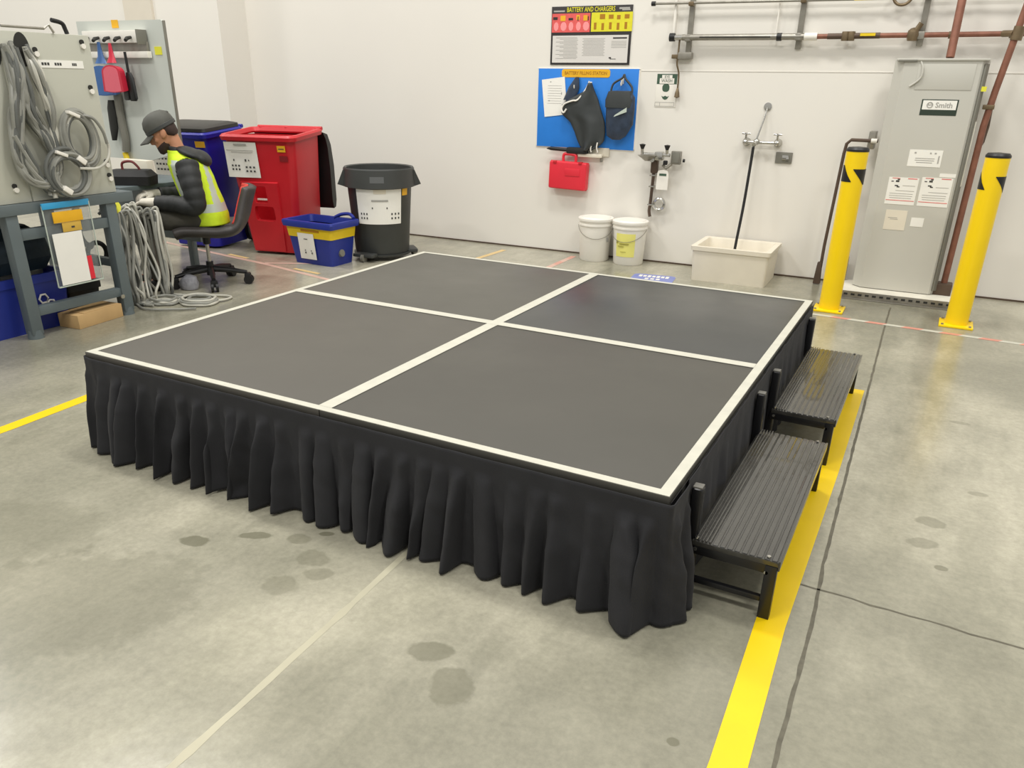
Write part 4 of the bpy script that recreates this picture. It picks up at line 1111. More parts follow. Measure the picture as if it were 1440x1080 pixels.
for (a, z, da, dz) in [(ca - 0.66 + 0.10 * i, 0.40 - 0.035 * j, 0.045, 0.016) for i in range(3) for j in range(2)] + [(ca + 0.36 + 0.12 * i, 0.40 - 0.035 * j, 0.05, 0.016) for i in range(3) for j in range(2)] + [(ca - 0.26, 0.45, 0.035, 0.014), (ca + 0.20, 0.45, 0.035, 0.014)]:
    r_ = rad(z) + 0.002
    b.grid(lambda u, v: (r_ * math.cos(a + (u - 0.5) * da), r_ * math.sin(a + (u - 0.5) * da), z + (v - 0.5) * dz), 2, 1)
b.build('printing', M['ink'], pp, smooth=False)
curved(pp, rad(0.505) + 0.002, rad(0.52) + 0.002, ca - 0.28, ca + 0.24, 0.502, 0.517, M['greyink'], 'title_line')
curved(pp, rad(0.56) + 0.002, rad(0.60) + 0.002, ca - 0.20, ca + 0.18, 0.565, 0.60, M['posteryel'] if False else M['cream'], 'tape_patch')
curved(t, rad(0.54) + 0.001, rad(0.60) + 0.001, ca + 0.74, ca + 0.98, 0.545, 0.60, M['amber'], 'yellow_sticker', 5)
curved(t, 0.309, 0.3055, ca - 0.26, ca + 0.12, 0.655, 0.705, mat('embossed_grey', (92, 94, 94), 0.5), 'embossed_plate', 6)
b = MB(); b.lathe([(0, 0.035), (0.245, 0.035), (0.25, 0.05), (0.0, 0.055)], seg=40)
for a in (0.3, 2.4, 4.4):
    pass
b.build('dolly_plate', M['grey_can'], t)
for (dx, dy) in ((0.02, -0.30), (0.20, 0.20), (-0.24, 0.12)):
    b = MB(); b.box((dx * 0.9, dy * 0.9, 0.055), (0.09, 0.20, 0.03), 0.01, rot=math.atan2(dy, dx) + PI / 2 + PI / 2); ar = b.build('dolly_arm', M['grey_can'], t)
    b = MB(); b.cyl((dx - 0.014, dy, 0.034), (dx + 0.014, dy, 0.034), 0.034, 20); b.build('caster', M['heaterdark'], ar)

# ------------------------------------------------------------------ workbench (front edge along y)
t = thing('workbench', 'grey steel workbench frame at the left edge, front side', 'workbench', (-1.95, 0.6, 0))
b = MB(); b.box((-1.975, 0.52, 0.738), (0.75, 2.06, 0.058), 0.004); b.build('top_rail', M['bench'], t, world=True)
for y in (-0.4, 0.765, 1.39):
    for x in (-1.645, -2.29):
        b = MB(); b.box((x, y, 0.375), (0.07, 0.07, 0.70), 0.006); lg = b.build('leg', M['bench'], t, world=True)
        b = MB(); b.cyl((x, y, 0.0), (x, y, 0.05), 0.045, 18, r2=0.038); b.build('foot', M['bench'], lg, world=True)
b = MB(); b.box((-1.645, 1.08, 0.595), (0.05, 0.56, 0.06), 0.004); b.build('upper_stretcher', M['bench'], t, world=True)
b = MB(); b.box((-1.645, 1.08, 0.155), (0.05, 0.56, 0.055), 0.004); b.build('lower_stretcher', M['bench'], t, world=True)
b = MB(); b.box((-2.0, 1.40, 0.33), (0.62, 0.04, 0.05), 0.004); b.build('side_stretcher', M['bench'], t, world=True)
b = MB(); b.cyl((-1.605, 1.348, 0.13), (-1.598, 1.348, 0.13), 0.014, 10); b.build('bolt', M['chrome'], t, world=True)
b = MB(); b.box((-1.98, 0.52, 0.3), (0.03, 2.0, 0.03), 0.003); b.build('rear_rail', M['panel'], t, world=True)

def bench_panel(y0, y1, label, holes, slots):
    t = thing('divider_panel', label, 'panel', (-1.66, (y0 + y1) / 2, 0.769), 0, 'upright grey panels standing on the workbench')
    b = MB(); b.box((-1.645, (y0 + y1) / 2, 0.769 + 0.437), (0.028, y1 - y0, 0.874), 0.004)
    p = b.build('panel', M['panel'], t, world=True)
    for (y, z) in holes:
        b = MB(); b.cyl((-1.633, y, z), (-1.618, y, z), 0.014, 14); hh = b.build('knob', M['white'], t, world=True)
        b = MB(); b.cyl((-1.633, y - 0.004, z + 0.022), (-1.622, y - 0.004, z + 0.022), 0.013, 12); b.build('recess', M['hole'], hh, world=True)
    for (y, z, hy_, hz_) in slots:
        pts = [(y + hy_ * math.cos(a), z + hz_ * math.sin(a) ) for a in [2 * PI * k / 24 for k in range(24)]]
        b = MB(); b.loft([[(-1.6318, q[0], q[1]) for q in pts], [(-1.6295, q[0], q[1]) for q in pts]]); b.build('slot', M['hole'], t, world=True, smooth=False)
    return t
t = bench_panel(0.925, 1.46, 'tall light grey panel on the workbench with a label strip', [(1.118, 1.535), (1.41, 1.585), (1.413, 1.345), (1.428, 0.93), (1.432, 0.85)], [(1.045, 1.555, 0.045, 0.085)])
b = MB(); b.box((-1.630, 1.255, 1.487), (0.003, 0.275, 0.040)); lb = b.build('label_strip', M['paper'], t, world=True, smooth=False)
b = MB()
for (y, w_) in ((1.16, 0.05), (1.235, 0.045), (1.335, 0.03)):
    for q in range(3): b.box((-1.6280, y + w_ * (q - 1) / 3, 1.487), (0.001, w_ / 4, 0.014))
b.build('printing', M['ink'], lb, world=True, smooth=False)
b = MB(); b.tube([(-1.64, 0.96, 1.665), (-1.64, 1.20, 1.665), (-1.63, 1.225, 1.685), (-1.625, 1.245, 1.645)], 0.007, 8); b.build('hanging_rod', M['steel'], t, world=True)
bench_panel(-0.5, 0.915, 'light grey panel on the workbench at the picture edge, behind the hoses', [(0.835, 0.84)], [(0.955 - 0.06, 1.555, 0.03, 0.085)])
b = MB(); b.tube(catmull([(-1.665, 1.27, 1.712), (-1.665, 1.33, 1.70), (-1.665, 1.345, 1.67), (-1.662, 1.35, 1.645)], 5), 0.012, 8)
tag(b.build('handle_hook', M['black']), 'black crooked handle sticking up above the grey workbench panel', 'handle')

# hoses hanging on the panel
def coil(name, label, paths, r, m, group=None):
    t = thing(name, label, 'hose', paths[0][0])
    for i, p in enumerate(paths):
        b = MB(); b.tube(catmull(p, 8), r, 8)
        b.build('hose_strand', m[i % len(m)] if isinstance(m, list) else m, t, world=True)
    return t
X = -1.575
rnd = random.Random(4)
def jit(p, a=0.012): return [(q[0] + rnd.uniform(-0.02, 0.02), q[1] + rnd.uniform(-a, a), q[2] + rnd.uniform(-a, a)) for q in p]
big = [(X - 0.03, 0.955, 1.56), (X, 0.945, 1.42), (X, 0.90, 1.25), (X, 0.86, 1.05), (X, 0.90, 0.92), (X, 1.00, 0.86), (X, 1.06, 0.95), (X, 1.04, 1.10), (X, 0.99, 1.22), (X, 0.97, 1.38), (X - 0.03, 0.955, 1.55)]
coil('hose_bundle', 'long grey hoses looped through the left panel slot', [jit(big, 0.030) for _ in range(15)], 0.013, [M['cable'], M['cabledark'], M['cable']])
mid = [(X - 0.03, 1.05, 1.57), (X, 1.07, 1.42), (X, 1.10, 1.25), (X, 1.09, 1.10), (X, 1.07, 0.97), (X, 1.03, 0.86), (X, 1.01, 0.80)]
coil('hose_bundle', 'grey hoses running straight down from the right panel slot', [jit(mid, 0.020) for _ in range(8)], 0.013, [M['cable'], M['cablelight'], M['cabledark']])
def ringpts(cy, cz, ry, rz_, tilt, n=14, x=X + 0.02):
    return [(x, cy + ry * math.cos(a) * math.cos(tilt) - rz_ * math.sin(a) * math.sin(tilt), cz + ry * math.cos(a) * math.sin(tilt) + rz_ * math.sin(a) * math.cos(tilt)) for a in [2 * PI * k / n for k in range(n)]]
def coilring(label, cy, cz, ry, rz_, tilt, n, m, r=0.012):
    t = thing('coiled_hose', label, 'hose', (X, cy, cz - rz_))
    for i in range(n):
        k = 1 - 0.30 * rnd.random()
        dy, dz = rnd.uniform(-0.015, 0.015), rnd.uniform(-0.015, 0.015)
        b = MB(); b.tube(catmull(ringpts(cy + dy, cz + dz, ry * k, rz_ * k, tilt + rnd.uniform(-0.15, 0.15), x=X + 0.01 + 0.025 * rnd.random()), 4, True), r, 8, closed=True)
        b.build('hose_strand', m[i % len(m)], t, world=True)
    b = MB(); b.box((X + 0.04, cy - ry * 0.35, cz - rz_ * 0.75), (0.03, 0.03, 0.055), 0.004, rot=Matrix.Rotation(0.9, 4, 'X')); b.build('tie', M['white'], t, world=True)
    b = MB(); b.box((X + 0.035, cy - ry * 0.30, cz + rz_ * 0.85), (0.04, 0.07, 0.018), 0.004, rot=Matrix.Rotation(-0.4, 4, 'X')); b.build('tie', M['white'], t, world=True)
    return t
coilring('upper coil of grey hose tied with white straps on the panel', 1.235, 1.095, 0.105, 0.155, 0.12, 10, [M['cable'], M['cable'], M['cablelight'], M['cabledark']])
coilring('lower coil of grey hose resting on the bench edge', 1.12, 0.915, 0.125, 0.125, 0.0, 10, [M['cable'], M['cabledark'], M['cable']])
b = MB(); b.tube(catmull([(X + 0.03, 1.27, 1.22), (X + 0.05, 1.32, 1.20), (X + 0.05, 1.365, 1.13), (X + 0.04, 1.385, 1.06)], 6), 0.009, 8)
tag(b.build('hose_end', M['cable']), 'loose curved hose end sticking out right of the upper coil', 'hose')
b = MB(); b.tube(catmull([(X + 0.04, 1.18, 0.935), (X + 0.06, 1.28, 0.93), (X + 0.05, 1.36, 0.97), (X + 0.03, 1.40, 1.03), (X + 0.01, 1.40, 1.10)], 6), 0.008, 8)
tag(b.build('hose_end', M['cablelight']), 'pale thin hose end curving right of the lower coil', 'hose')
coil('hose_bundle', 'grey hoses sagging down left of the lower coil', [jit([(X, 0.86, 1.12), (X, 0.92, 0.95), (X, 0.99, 0.84), (X, 1.08, 0.80), (X, 1.16, 0.82)], 0.02) for _ in range(5)], 0.013, [M['cabledark'], M['cable']])

# document pouch hung on the bench front
t = thing('document_pouch', 'clear blue-edged document pouch hanging on the bench front', 'pouch', (-1.575, 1.07, 0.274))
b = MB()
def pq(u, v): return (-1.585 + 0.010 * math.sin(PI * u), 0.928 + 0.288 * u, 0.278 + 0.48 * v)
b.grid(pq, 6, 8); o = b.build('sleeve', M['pouch'], t, world=True, angle=180)
b = MB(); b.box((-1.576, 1.072, 0.742), (0.012, 0.295, 0.034), 0.002); b.build('blue_edge', M['pouchblue'], t, world=True)
b = MB(); b.box((-1.572, 1.072, 0.277), (0.008, 0.292, 0.008), 0.001); b.box((-1.572, 1.217, 0.51), (0.006, 0.006, 0.47), 0.001); b.box((-1.578, 0.926, 0.51), (0.006, 0.006, 0.47), 0.001); b.build('seam', M['silver'], t, world=True)
b = MB(); b.box((-1.568, 1.04, 0.435), (0.003, 0.185, 0.30)); b.build('paper', M['paper'], t, world=True, smooth=False)
b = MB(); b.box((-1.566, 1.065, 0.675), (0.006, 0.185, 0.062), 0.001); b.build('yellow_tag', M['amber'], t, world=True)
b = MB(); b.box((-1.568, 1.08, 0.615), (0.004, 0.12, 0.055), 0.001); yt = b.build('small_yellow_tag', mat('kraft_yellow', (206, 168, 70), 0.6), t, world=True)
b = MB(); b.box((-1.5655, 1.085, 0.612), (0.002, 0.02, 0.01)); b.build('printing', M['ink'], yt, world=True, smooth=False)
b = MB(); b.box((-1.569, 1.15, 0.36), (0.003, 0.03, 0.14)); b.build('red_strip', M['redcase'], t, world=True, smooth=False)

# bins and boxes under the bench
def tote(x0, x1, y0, y1, h, label, m, rim, group=None):
    t = thing('storage_tote', label, 'tote', ((x0 + x1) / 2, (y0 + y1) / 2, 0), 0, group)
    hx, hy_ = (x1 - x0) / 2, (y1 - y0) / 2
    b = MB(); b.loft([rrect(0, 0, 0.0, hx * 0.86, hy_ * 0.9, 0.03), rrect(0, 0, h - 0.05, hx * 0.97, hy_ * 0.98, 0.03), rrect(0, 0, h - 0.05, hx, hy_ + 0.01, 0.03), rrect(0, 0, h, hx, hy_ + 0.01, 0.03), rrect(0, 0, h, hx - 0.02, hy_ - 0.01, 0.03), rrect(0, 0, 0.03, hx * 0.8, hy_ * 0.85, 0.03)]); b.build('body', m, t, angle=30)
    return t
t = tote(-2.2, -1.73, 0.52, 1.10, 0.34, 'blue recycling bin under the workbench with a white arrow mark', M['binblue'], None)
b = MB()
for (y, z, r0, a) in ((0.27 - 0.19 + 0.02, 0.195, 0.028, 0.0), (0.14, 0.155, 0.026, 0.8)):
    pts = [(0.238, y + r0 * math.cos(a + k * PI / 3), z + r0 * math.sin(a + k * PI / 3)) for k in range(6)]
    b.tube(pts, 0.006, 6, closed=True)
b.build('arrow_mark', M['white'], t)
b = MB(); b.loft([rrect(-2.0, 0.86, 0.345, 0.16, 0.20, 0.05), rrect(-2.0, 0.86, 0.42, 0.19, 0.24, 0.06), rrect(-2.01, 0.87, 0.54, 0.17, 0.22, 0.06), rrect(-2.02, 0.88, 0.60, 0.11, 0.15, 0.06)])  # dark block added where only shade lies beneath the bench
tag(b.build('shade_block', mat('dark_teal_shade', (30, 46, 58), 0.6, var=0.25, scale=12, bump=0.4, bscale=20)), 'added dark teal block standing in for the shade above the blue bin under the workbench', 'bag')
t = tote(-2.25, -1.80, 1.12, 1.42 - 0.07, 0.22, 'black plastic tote under the right end of the workbench', M['black'], None)
b = MB(); b.box((-2.0, 1.23, 0.26), (0.26, 0.14, 0.07), 0.01, rot=0.15); tag(b.build('plastic_case', M['heaterdark']), 'grey case lying in the black tote under the bench', 'case')
t = thing('cardboard_box', 'flat cardboard box on the floor between the workbench legs', 'box', (-1.68, 1.16, 0), R(6))
b = MB(); b.box((0, 0, 0.043), (0.17, 0.335, 0.085), 0.002); b.build('box', M['cardboard'], t)
b = MB(); b.box((0.02, 0.02, 0.088), (0.12, 0.27, 0.003)); b.build('flap', M['cardboard'], t, smooth=False)
# clutter hanging right of the pouch, behind the bench leg
t = thing('cordless_tool', 'black and white cordless tool hanging behind the bench leg', 'tool', (-2.05, 1.50, 0.3))
b = MB(); b.tube(catmull([(-2.05, 1.46, 0.58), (-2.03, 1.42, 0.50), (-2.03, 1.44, 0.42), (-2.05, 1.50, 0.38)], 6), [0.02] * 19, 10); b.build('tool_body', M['black'], t, world=True)
b = MB(); b.torus((-2.0, 1.50, 0.34), 0.07, 0.016, Matrix.Rotation(PI / 2, 4, 'Y')); b.build('guard', M['blackrubber'], t, world=True)
b = MB(); b.box((-2.03, 1.43, 0.62), (0.03, 0.04, 0.07), 0.006); b.build('white_clip', M['white'], t, world=True)
b = MB(); b.lathe([(0.02, -0.02), (0.05, -0.02), (0.05, 0.02), (0.02, 0.02)], seg=20); b.xf(Matrix.Translation((-1.80, 1.53, 0.655)) @ Matrix.Rotation(R(60), 4, 'Y')); tag(b.build('tape_roll', M['stickyellow']), 'small yellow tape roll at the far corner of the workbench', 'tape roll')

# ------------------------------------------------------------------ second bench with hook board
t = thing('side_table', 'grey worktable under the upright hook board, mostly hidden', 'table', (-2.85, 2.35, 0))
b = MB(); b.box((-2.66, 2.22, 0.705), (1.06, 0.74, 0.03), 0.004); b.build('top', M['bench'], t, world=True)
b = MB(); b.box((-2.66, 2.52, 0.45), (1.0, 0.02, 0.42), 0.003); b.build('back_panel', M['bench'], t, world=True)
for x in (-3.15, -2.30):
    for y in (1.90, 2.54): b = MB(); b.box((x, y, 0.345), (0.05, 0.05, 0.69), 0.003); b.build('leg', M['bench'], t, world=True)
t = thing('hook_board', 'upright light grey board with yellow stickers behind the seated person', 'board', (-2.83, 2.60, 0.80))
def bx(x0, x1, z0, z1, y, th): return ((x0 + x1) / 2, y, (z0 + z1) / 2), (x1 - x0, th, z1 - z0)
b = MB(); b.loft([[(x, 2.60 + q, z) for x, z in ((-3.32, 0.82), (-2.70, 0.82), (-2.345, 0.90), (-2.345, 1.80), (-2.36, 1.815), (-3.32, 1.82))] for q in (0.0, 0.02)])
b.build('panel', M['board'], t, world=True, smooth=False)
b = MB(); b.box((-2.342, 2.61, 1.36), (0.008, 0.024, 0.90), 0.002); b.build('edge_strip', M['heaterdark'], t, world=True)
for (x, z, m_, nm) in ((-2.865, 1.795, M['amber'], 'orange_sticker'), (-2.43, 1.61, M['stickyellow'], 'yellow_sticker')): b = MB(); b.box((x, 2.598, z), (0.075, 0.003, 0.055)); b.build(nm, m_, t, world=True, smooth=False)
t = thing('key_rack', 'white five-hook rack mounted on the light grey board', 'rack', (-2.86, 2.59, 1.57))
b = MB(); b.box((-2.87, 2.57, 1.705), (0.66, 0.05, 0.085), 0.004); b.build('upper_rail', M['white'], t, world=True)
b = MB(); b.box((-2.86, 2.585, 1.635), (0.68, 0.02, 0.07), 0.002); b.build('mid_rail', M['steel'], t, world=True)
b = MB(); b.box((-2.85, 2.575, 1.583), (0.70, 0.04, 0.045), 0.004); b.build('lower_rail', M['white'], t, world=True)
b = MB(); b.box((-2.53, 2.55, 1.70), (0.012, 0.09, 0.10), 0.003); b.build('end_plate', M['heaterdark'], t, world=True)
for i in range(5):
    x = -3.13 + 0.122 * i
    b = MB(); b.tube([(x, 2.545, 1.70), (x + 0.01, 2.50, 1.69), (x + 0.03, 2.47, 1.675)], [0.010, 0.014, 0.012], 8); b.build('hook', M['hole'], t, world=True)
# dustpans and brush
def dustpan(x, y, z, s, label, m, m2, rz):
    t = thing('dustpan', label, 'dustpan', (x, y, z), rz)
    b = MB(); b.loft([ell((0, 0, 0.17 * s), (0.012, 0, 0), (0, 0.010, 0), 12), ell((0, 0, 0.12 * s), (0.018, 0, 0), (0, 0.012, 0), 12), ell((0, -0.0, 0.07 * s), (0.026, 0, 0), (0, 0.014, 0), 12), ell((0, -0.01, 0.02 * s), (0.055 * s, 0, 0), (0, 0.02, 0), 12)]); b.build('handle', m, t)
    def arch(k, bt): return [(0.105 * k * math.cos(a), 0.06 * k * math.sin(a) - 0.055) for a in [PI * q / 12 for q in range(13)]] + [(-0.115 * k, bt), (-0.02 * k, bt - 0.008), (0.02 * k, bt - 0.008), (0.115 * k, bt)]
    b = MB(); b.loft([[(px * s, -0.035, pz * s) for px, pz in arch(1, -0.20)], [(px * s, 0.02, pz * s) for px, pz in arch(0.9, -0.19)]]); b.build('pan_shell', m, t, smooth=False)
    b = MB(); b.loft([[(px * s, -0.0375, pz * s) for px, pz in arch(0.80, -0.195)], [(px * s, -0.034, pz * s) for px, pz in arch(0.80, -0.195)]]); b.build('pan_face', m2, t, smooth=False)
    return t
dustpan(-2.995, 2.525, 1.50, 1.0, 'blue dustpan hanging behind the red one on the hook rack', M['dpblue'], M['dpblue'], R(12))
dustpan(-2.775, 2.455, 1.505, 0.90, 'red dustpan hanging from the hook rack', M['dpred'], M['dppink'], R(4))
t = thing('counter_brush', 'black hand brush hanging right of the red dustpan', 'brush', (-2.68, 2.50, 1.26))
b = MB(); b.tube([(-2.68, 2.50, 1.60), (-2.675, 2.50, 1.46)], 0.010, 8); b.build('handle', M['black'], t, world=True)
b = MB(); b.loft([ell((-2.675, 2.50, 1.46), (0.025, 0, 0), (0, 0.015, 0), 12), ell((-2.67, 2.50, 1.42), (0.04, 0, 0), (0, 0.02, 0), 12), ell((-2.665, 2.50, 1.28), (0.045, 0, 0), (0, 0.02, 0), 12), ell((-2.665, 2.50, 1.26), (0.03, 0, 0), (0, 0.015, 0), 12)]); b.build('head', M['black'], t, world=True)
b = MB(); b.box((-2.71, 2.48, 1.34), (0.035, 0.03, 0.15), 0.008); b.build('bristles', M['grey_can'], t, world=True)
t = thing('scrub_brush', 'long dark brush with yellow-tipped grey handle low on the grey board', 'brush', (-3.05, 2.55, 0.75))
b = MB(); b.loft([ell((-3.0, 2.55, 1.26), (0.028, 0, 0), (0, 0.02, 0), 12), ell((-3.01, 2.55, 1.2), (0.045, 0, 0), (0, 0.02, 0), 12), ell((-3.02, 2.55, 1.05), (0.045, 0, 0), (0, 0.02, 0), 12), ell((-3.04, 2.55, 0.96), (0.015, 0, 0), (0, 0.02, 0), 12)]); b.build('bristles', M['hole'], t, world=True)
b = MB(); b.tube(catmull([(-2.94, 2.57, 1.32), (-2.94, 2.57, 1.15), (-2.93, 2.57, 0.98), (-2.95, 2.57, 0.88)], 5), [0.03] * 16, 10); b.build('grey_back', M['heaterdark'], t, world=True)
b = MB(); b.tube([(-2.965, 2.57, 0.87), (-2.95, 2.57, 0.80), (-2.92, 2.57, 0.745)], 0.022, 10); b.build('yellow_tip', M['sillow'], t, world=True)
# black tool bag on the side table
t = thing('tool_bag', 'black tool bag with reddish handle on the side table by the gloved hands', 'bag', (-2.24, 2.04, 0.721), R(30))
b = MB(); b.loft([rrect(0, 0, 0.0, 0.16, 0.09, 0.03), rrect(0, 0, 0.06, 0.165, 0.095, 0.03), rrect(0.01, 0, 0.10, 0.13, 0.06, 0.03)]); b.build('body', M['blackrubber'], t)
b = MB(); b.tube(catmull([(-0.05, 0, 0.095), (-0.045, 0, 0.145), (0.02, 0, 0.155), (0.06, 0, 0.12), (0.07, 0, 0.095)], 5), 0.009, 8); b.build('handle', mat('dark_red_handle', (110, 40, 40), 0.5), t)
b = MB(); b.box((-2.62, 2.40, 0.785), (0.30, 0.06, 0.12), 0.004); tag(b.build('parts_box', M['cream']), 'pale box standing on the side table against the board', 'box')

# ------------------------------------------------------------------ task chair and person
HD = math.atan2(-0.69, -0.72)
CHAIR_OFF = 1
CX, CY = -1.82, 2.27
t = thing('task_chair', 'black five-star task chair with red inner backrest under the seated person', 'chair', (CX, CY, 0), HD)
b = MB()
SHP = catmull([(0.20, 0, 0.395), (0.13, 0, 0.413), (0.0, 0, 0.408), (-0.12, 0, 0.402), (-0.215, 0, 0.425), (-0.275, 0, 0.50), (-0.310, 0, 0.60), (-0.350, 0, 0.715)], 8)
def shell(u, v, off=0.0):
    f = v * (len(SHP) - 1); i = min(int(f), len(SHP) - 2)
    p = SHP[i].lerp(SHP[i + 1], f - i)
    e = abs(u - 0.5) * 2
    w_ = 0.225 * (1 - 0.35 * max(0, v - 0.6) ** 1.2 / 0.33)
    back = max(0, min(1, (v - 0.5) / 0.25))
    return (p.x + 0.05 * e ** 2 * back, (u - 0.5) * 2 * w_, p.z + 0.05 * e ** 3 * (1 - back) + off)
b.grid(lambda u, v: shell(u, v), 16, 40)
o = b.build('seat_shell', M['chairgrey'], t, angle=180)
so = o.modifiers.new('solid', 'SOLIDIFY'); so.thickness = 0.05; so.offset = CHAIR_OFF
b = MB(); b.grid(lambda u, v: tuple(Vector(shell(0.05 + u * 0.90, 0.62 + v * 0.375)) + Vector((0.006, 0, 0.003))), 12, 12)
o = b.build('back_cushion', M['chairred'], t, angle=180); so = o.modifiers.new('solid', 'SOLIDIFY'); so.thickness = 0.012; so.offset = -CHAIR_OFF
b = MB(); b.cyl((0, 0, 0.30), (0, 0, 0.39), 0.028); b.box((0, 0, 0.375), (0.2, 0.16, 0.025), 0.006); b.build('mechanism', M['black'], t)
b = MB(); b.cyl((0, 0, 0.12), (0, 0, 0.31), 0.014); b.build('gas_column', M['chrome'], t)
b = MB(); b.cyl((0, 0, 0.07), (0, 0, 0.17), 0.03, r2=0.026); b.build('hub', M['black'], t)
for k in range(5):
    a = k * 2 * PI / 5 + 0.45
    c_, s_ = math.cos(a), math.sin(a)
    b = MB(); b.tube([(0.02 * c_, 0.02 * s_, 0.115), (0.15 * c_, 0.15 * s_, 0.105), (0.265 * c_, 0.265 * s_, 0.088)], [0.024, 0.020, 0.014], 10); sp_ = b.build('spoke', M['black'], t)
    b = MB()
    tx, ty = -s_, c_
    for q in (-1, 1): b.cyl((0.275 * c_ + tx * (0.008 * q), 0.275 * s_ + ty * 0.008 * q, 0.034), (0.275 * c_ + tx * 0.026 * q, 0.275 * s_ + ty * 0.026 * q, 0.034), 0.034, 18)
    b.box((0.27 * c_, 0.27 * s_, 0.06), (0.045, 0.05, 0.05), 0.012, rot=a)
    b.build('caster', M['black'], sp_)

# ---- person: local frame x forward, y left, z up
def bodyloft(b, secs, n=20, pw=1.0):
    b.loft([ell(c, u, v, n, pw) for c, u, v in secs])
def limb(b, pts, rad, n=14):
    b.tube(catmull(pts, 6), sum([[rad[i] + (rad[i + 1] - rad[i]) * k / 6 for k in range(6)] for i in range(len(rad) - 1)], []) + [rad[-1]], n)
P = thing('person', 'seated person in a grey cap, black jacket, hi-vis vest and white gloves', 'person', (CX, CY, 0), HD)
# skeleton points
hipz = 0.50
SHL = {1: Vector((0.045, 0.175, 0.885)), -1: Vector((0.045, -0.175, 0.885))}
ELB = {1: Vector((0.03, 0.245, 0.615)), -1: Vector((0.06, -0.24, 0.62))}
WRI = {1: Vector((0.285, 0.165, 0.625)), -1: Vector((0.30, -0.10, 0.65))}
KNE = {1: Vector((0.43, 0.13, 0.50)), -1: Vector((0.43, -0.13, 0.50))}
ANK = {1: Vector((0.33, 0.14, 0.09)), -1: Vector((0.36, -0.14, 0.09))}
b = MB()
HC = Vector((0.185, 0, 1.075))     # head centre
tilt = Matrix.Rotation(R(28), 4, 'Y')  # pitched forward
def hp(x, y, z): return HC + (tilt @ Vector((x, y, z)))
def hv(x, y, z): return tilt @ Vector((x, y, z))
# head sections from chin up to the crown
for_secs = [(-0.115, 0.055, 0.028, 0.030), (-0.10, 0.045, 0.050, 0.045), (-0.07, 0.022, 0.074, 0.062), (-0.03, 0.006, 0.090, 0.070), (0.01, 0.0, 0.096, 0.075), (0.05, -0.004, 0.096, 0.076), (0.085, -0.006, 0.082, 0.066), (0.108, -0.008, 0.050, 0.042), (0.118, -0.008, 0.015, 0.015)]
b.loft([ell(hp(cx_, 0, z), hv(rx_, 0, 0), hv(0, ry_, 0), 20) for z, cx_, rx_, ry_ in for_secs])
b.loft([ell(hp(0.092, 0, 0.02), hv(0.008, 0, 0), hv(0, 0.010, 0), 10), ell(hp(0.104, 0, -0.015), hv(0.014, 0, 0), hv(0, 0.014, 0), 10), ell(hp(0.104, 0, -0.032), hv(0.013, 0, 0), hv(0, 0.017, 0), 10), ell(hp(0.088, 0, -0.040), hv(0.008, 0, 0), hv(0, 0.010, 0), 10)])   # nose
b.ball(hp(0.088, 0, -0.064), 0.016, (0.7, 1.5, 0.5), 12); b.ball(hp(0.087, 0, -0.076), 0.016, (0.7, 1.3, 0.5), 12)   # lips
b.ball(hp(0.080, 0, 0.030), 0.022, (0.6, 2.6, 0.5), 12)  # brow
b.ball(hp(0.074, 0, -0.100), 0.022, (0.8, 1.0, 0.8), 12)  # chin
for s in (-1, 1):
    b.ball(hp(-0.006, s * 0.078, -0.004), 0.034, (0.62, 0.30, 1.0), 14)  # ear
    b.ball(hp(0.060, s * 0.045, -0.020), 0.024, (0.8, 0.9, 0.8), 12)
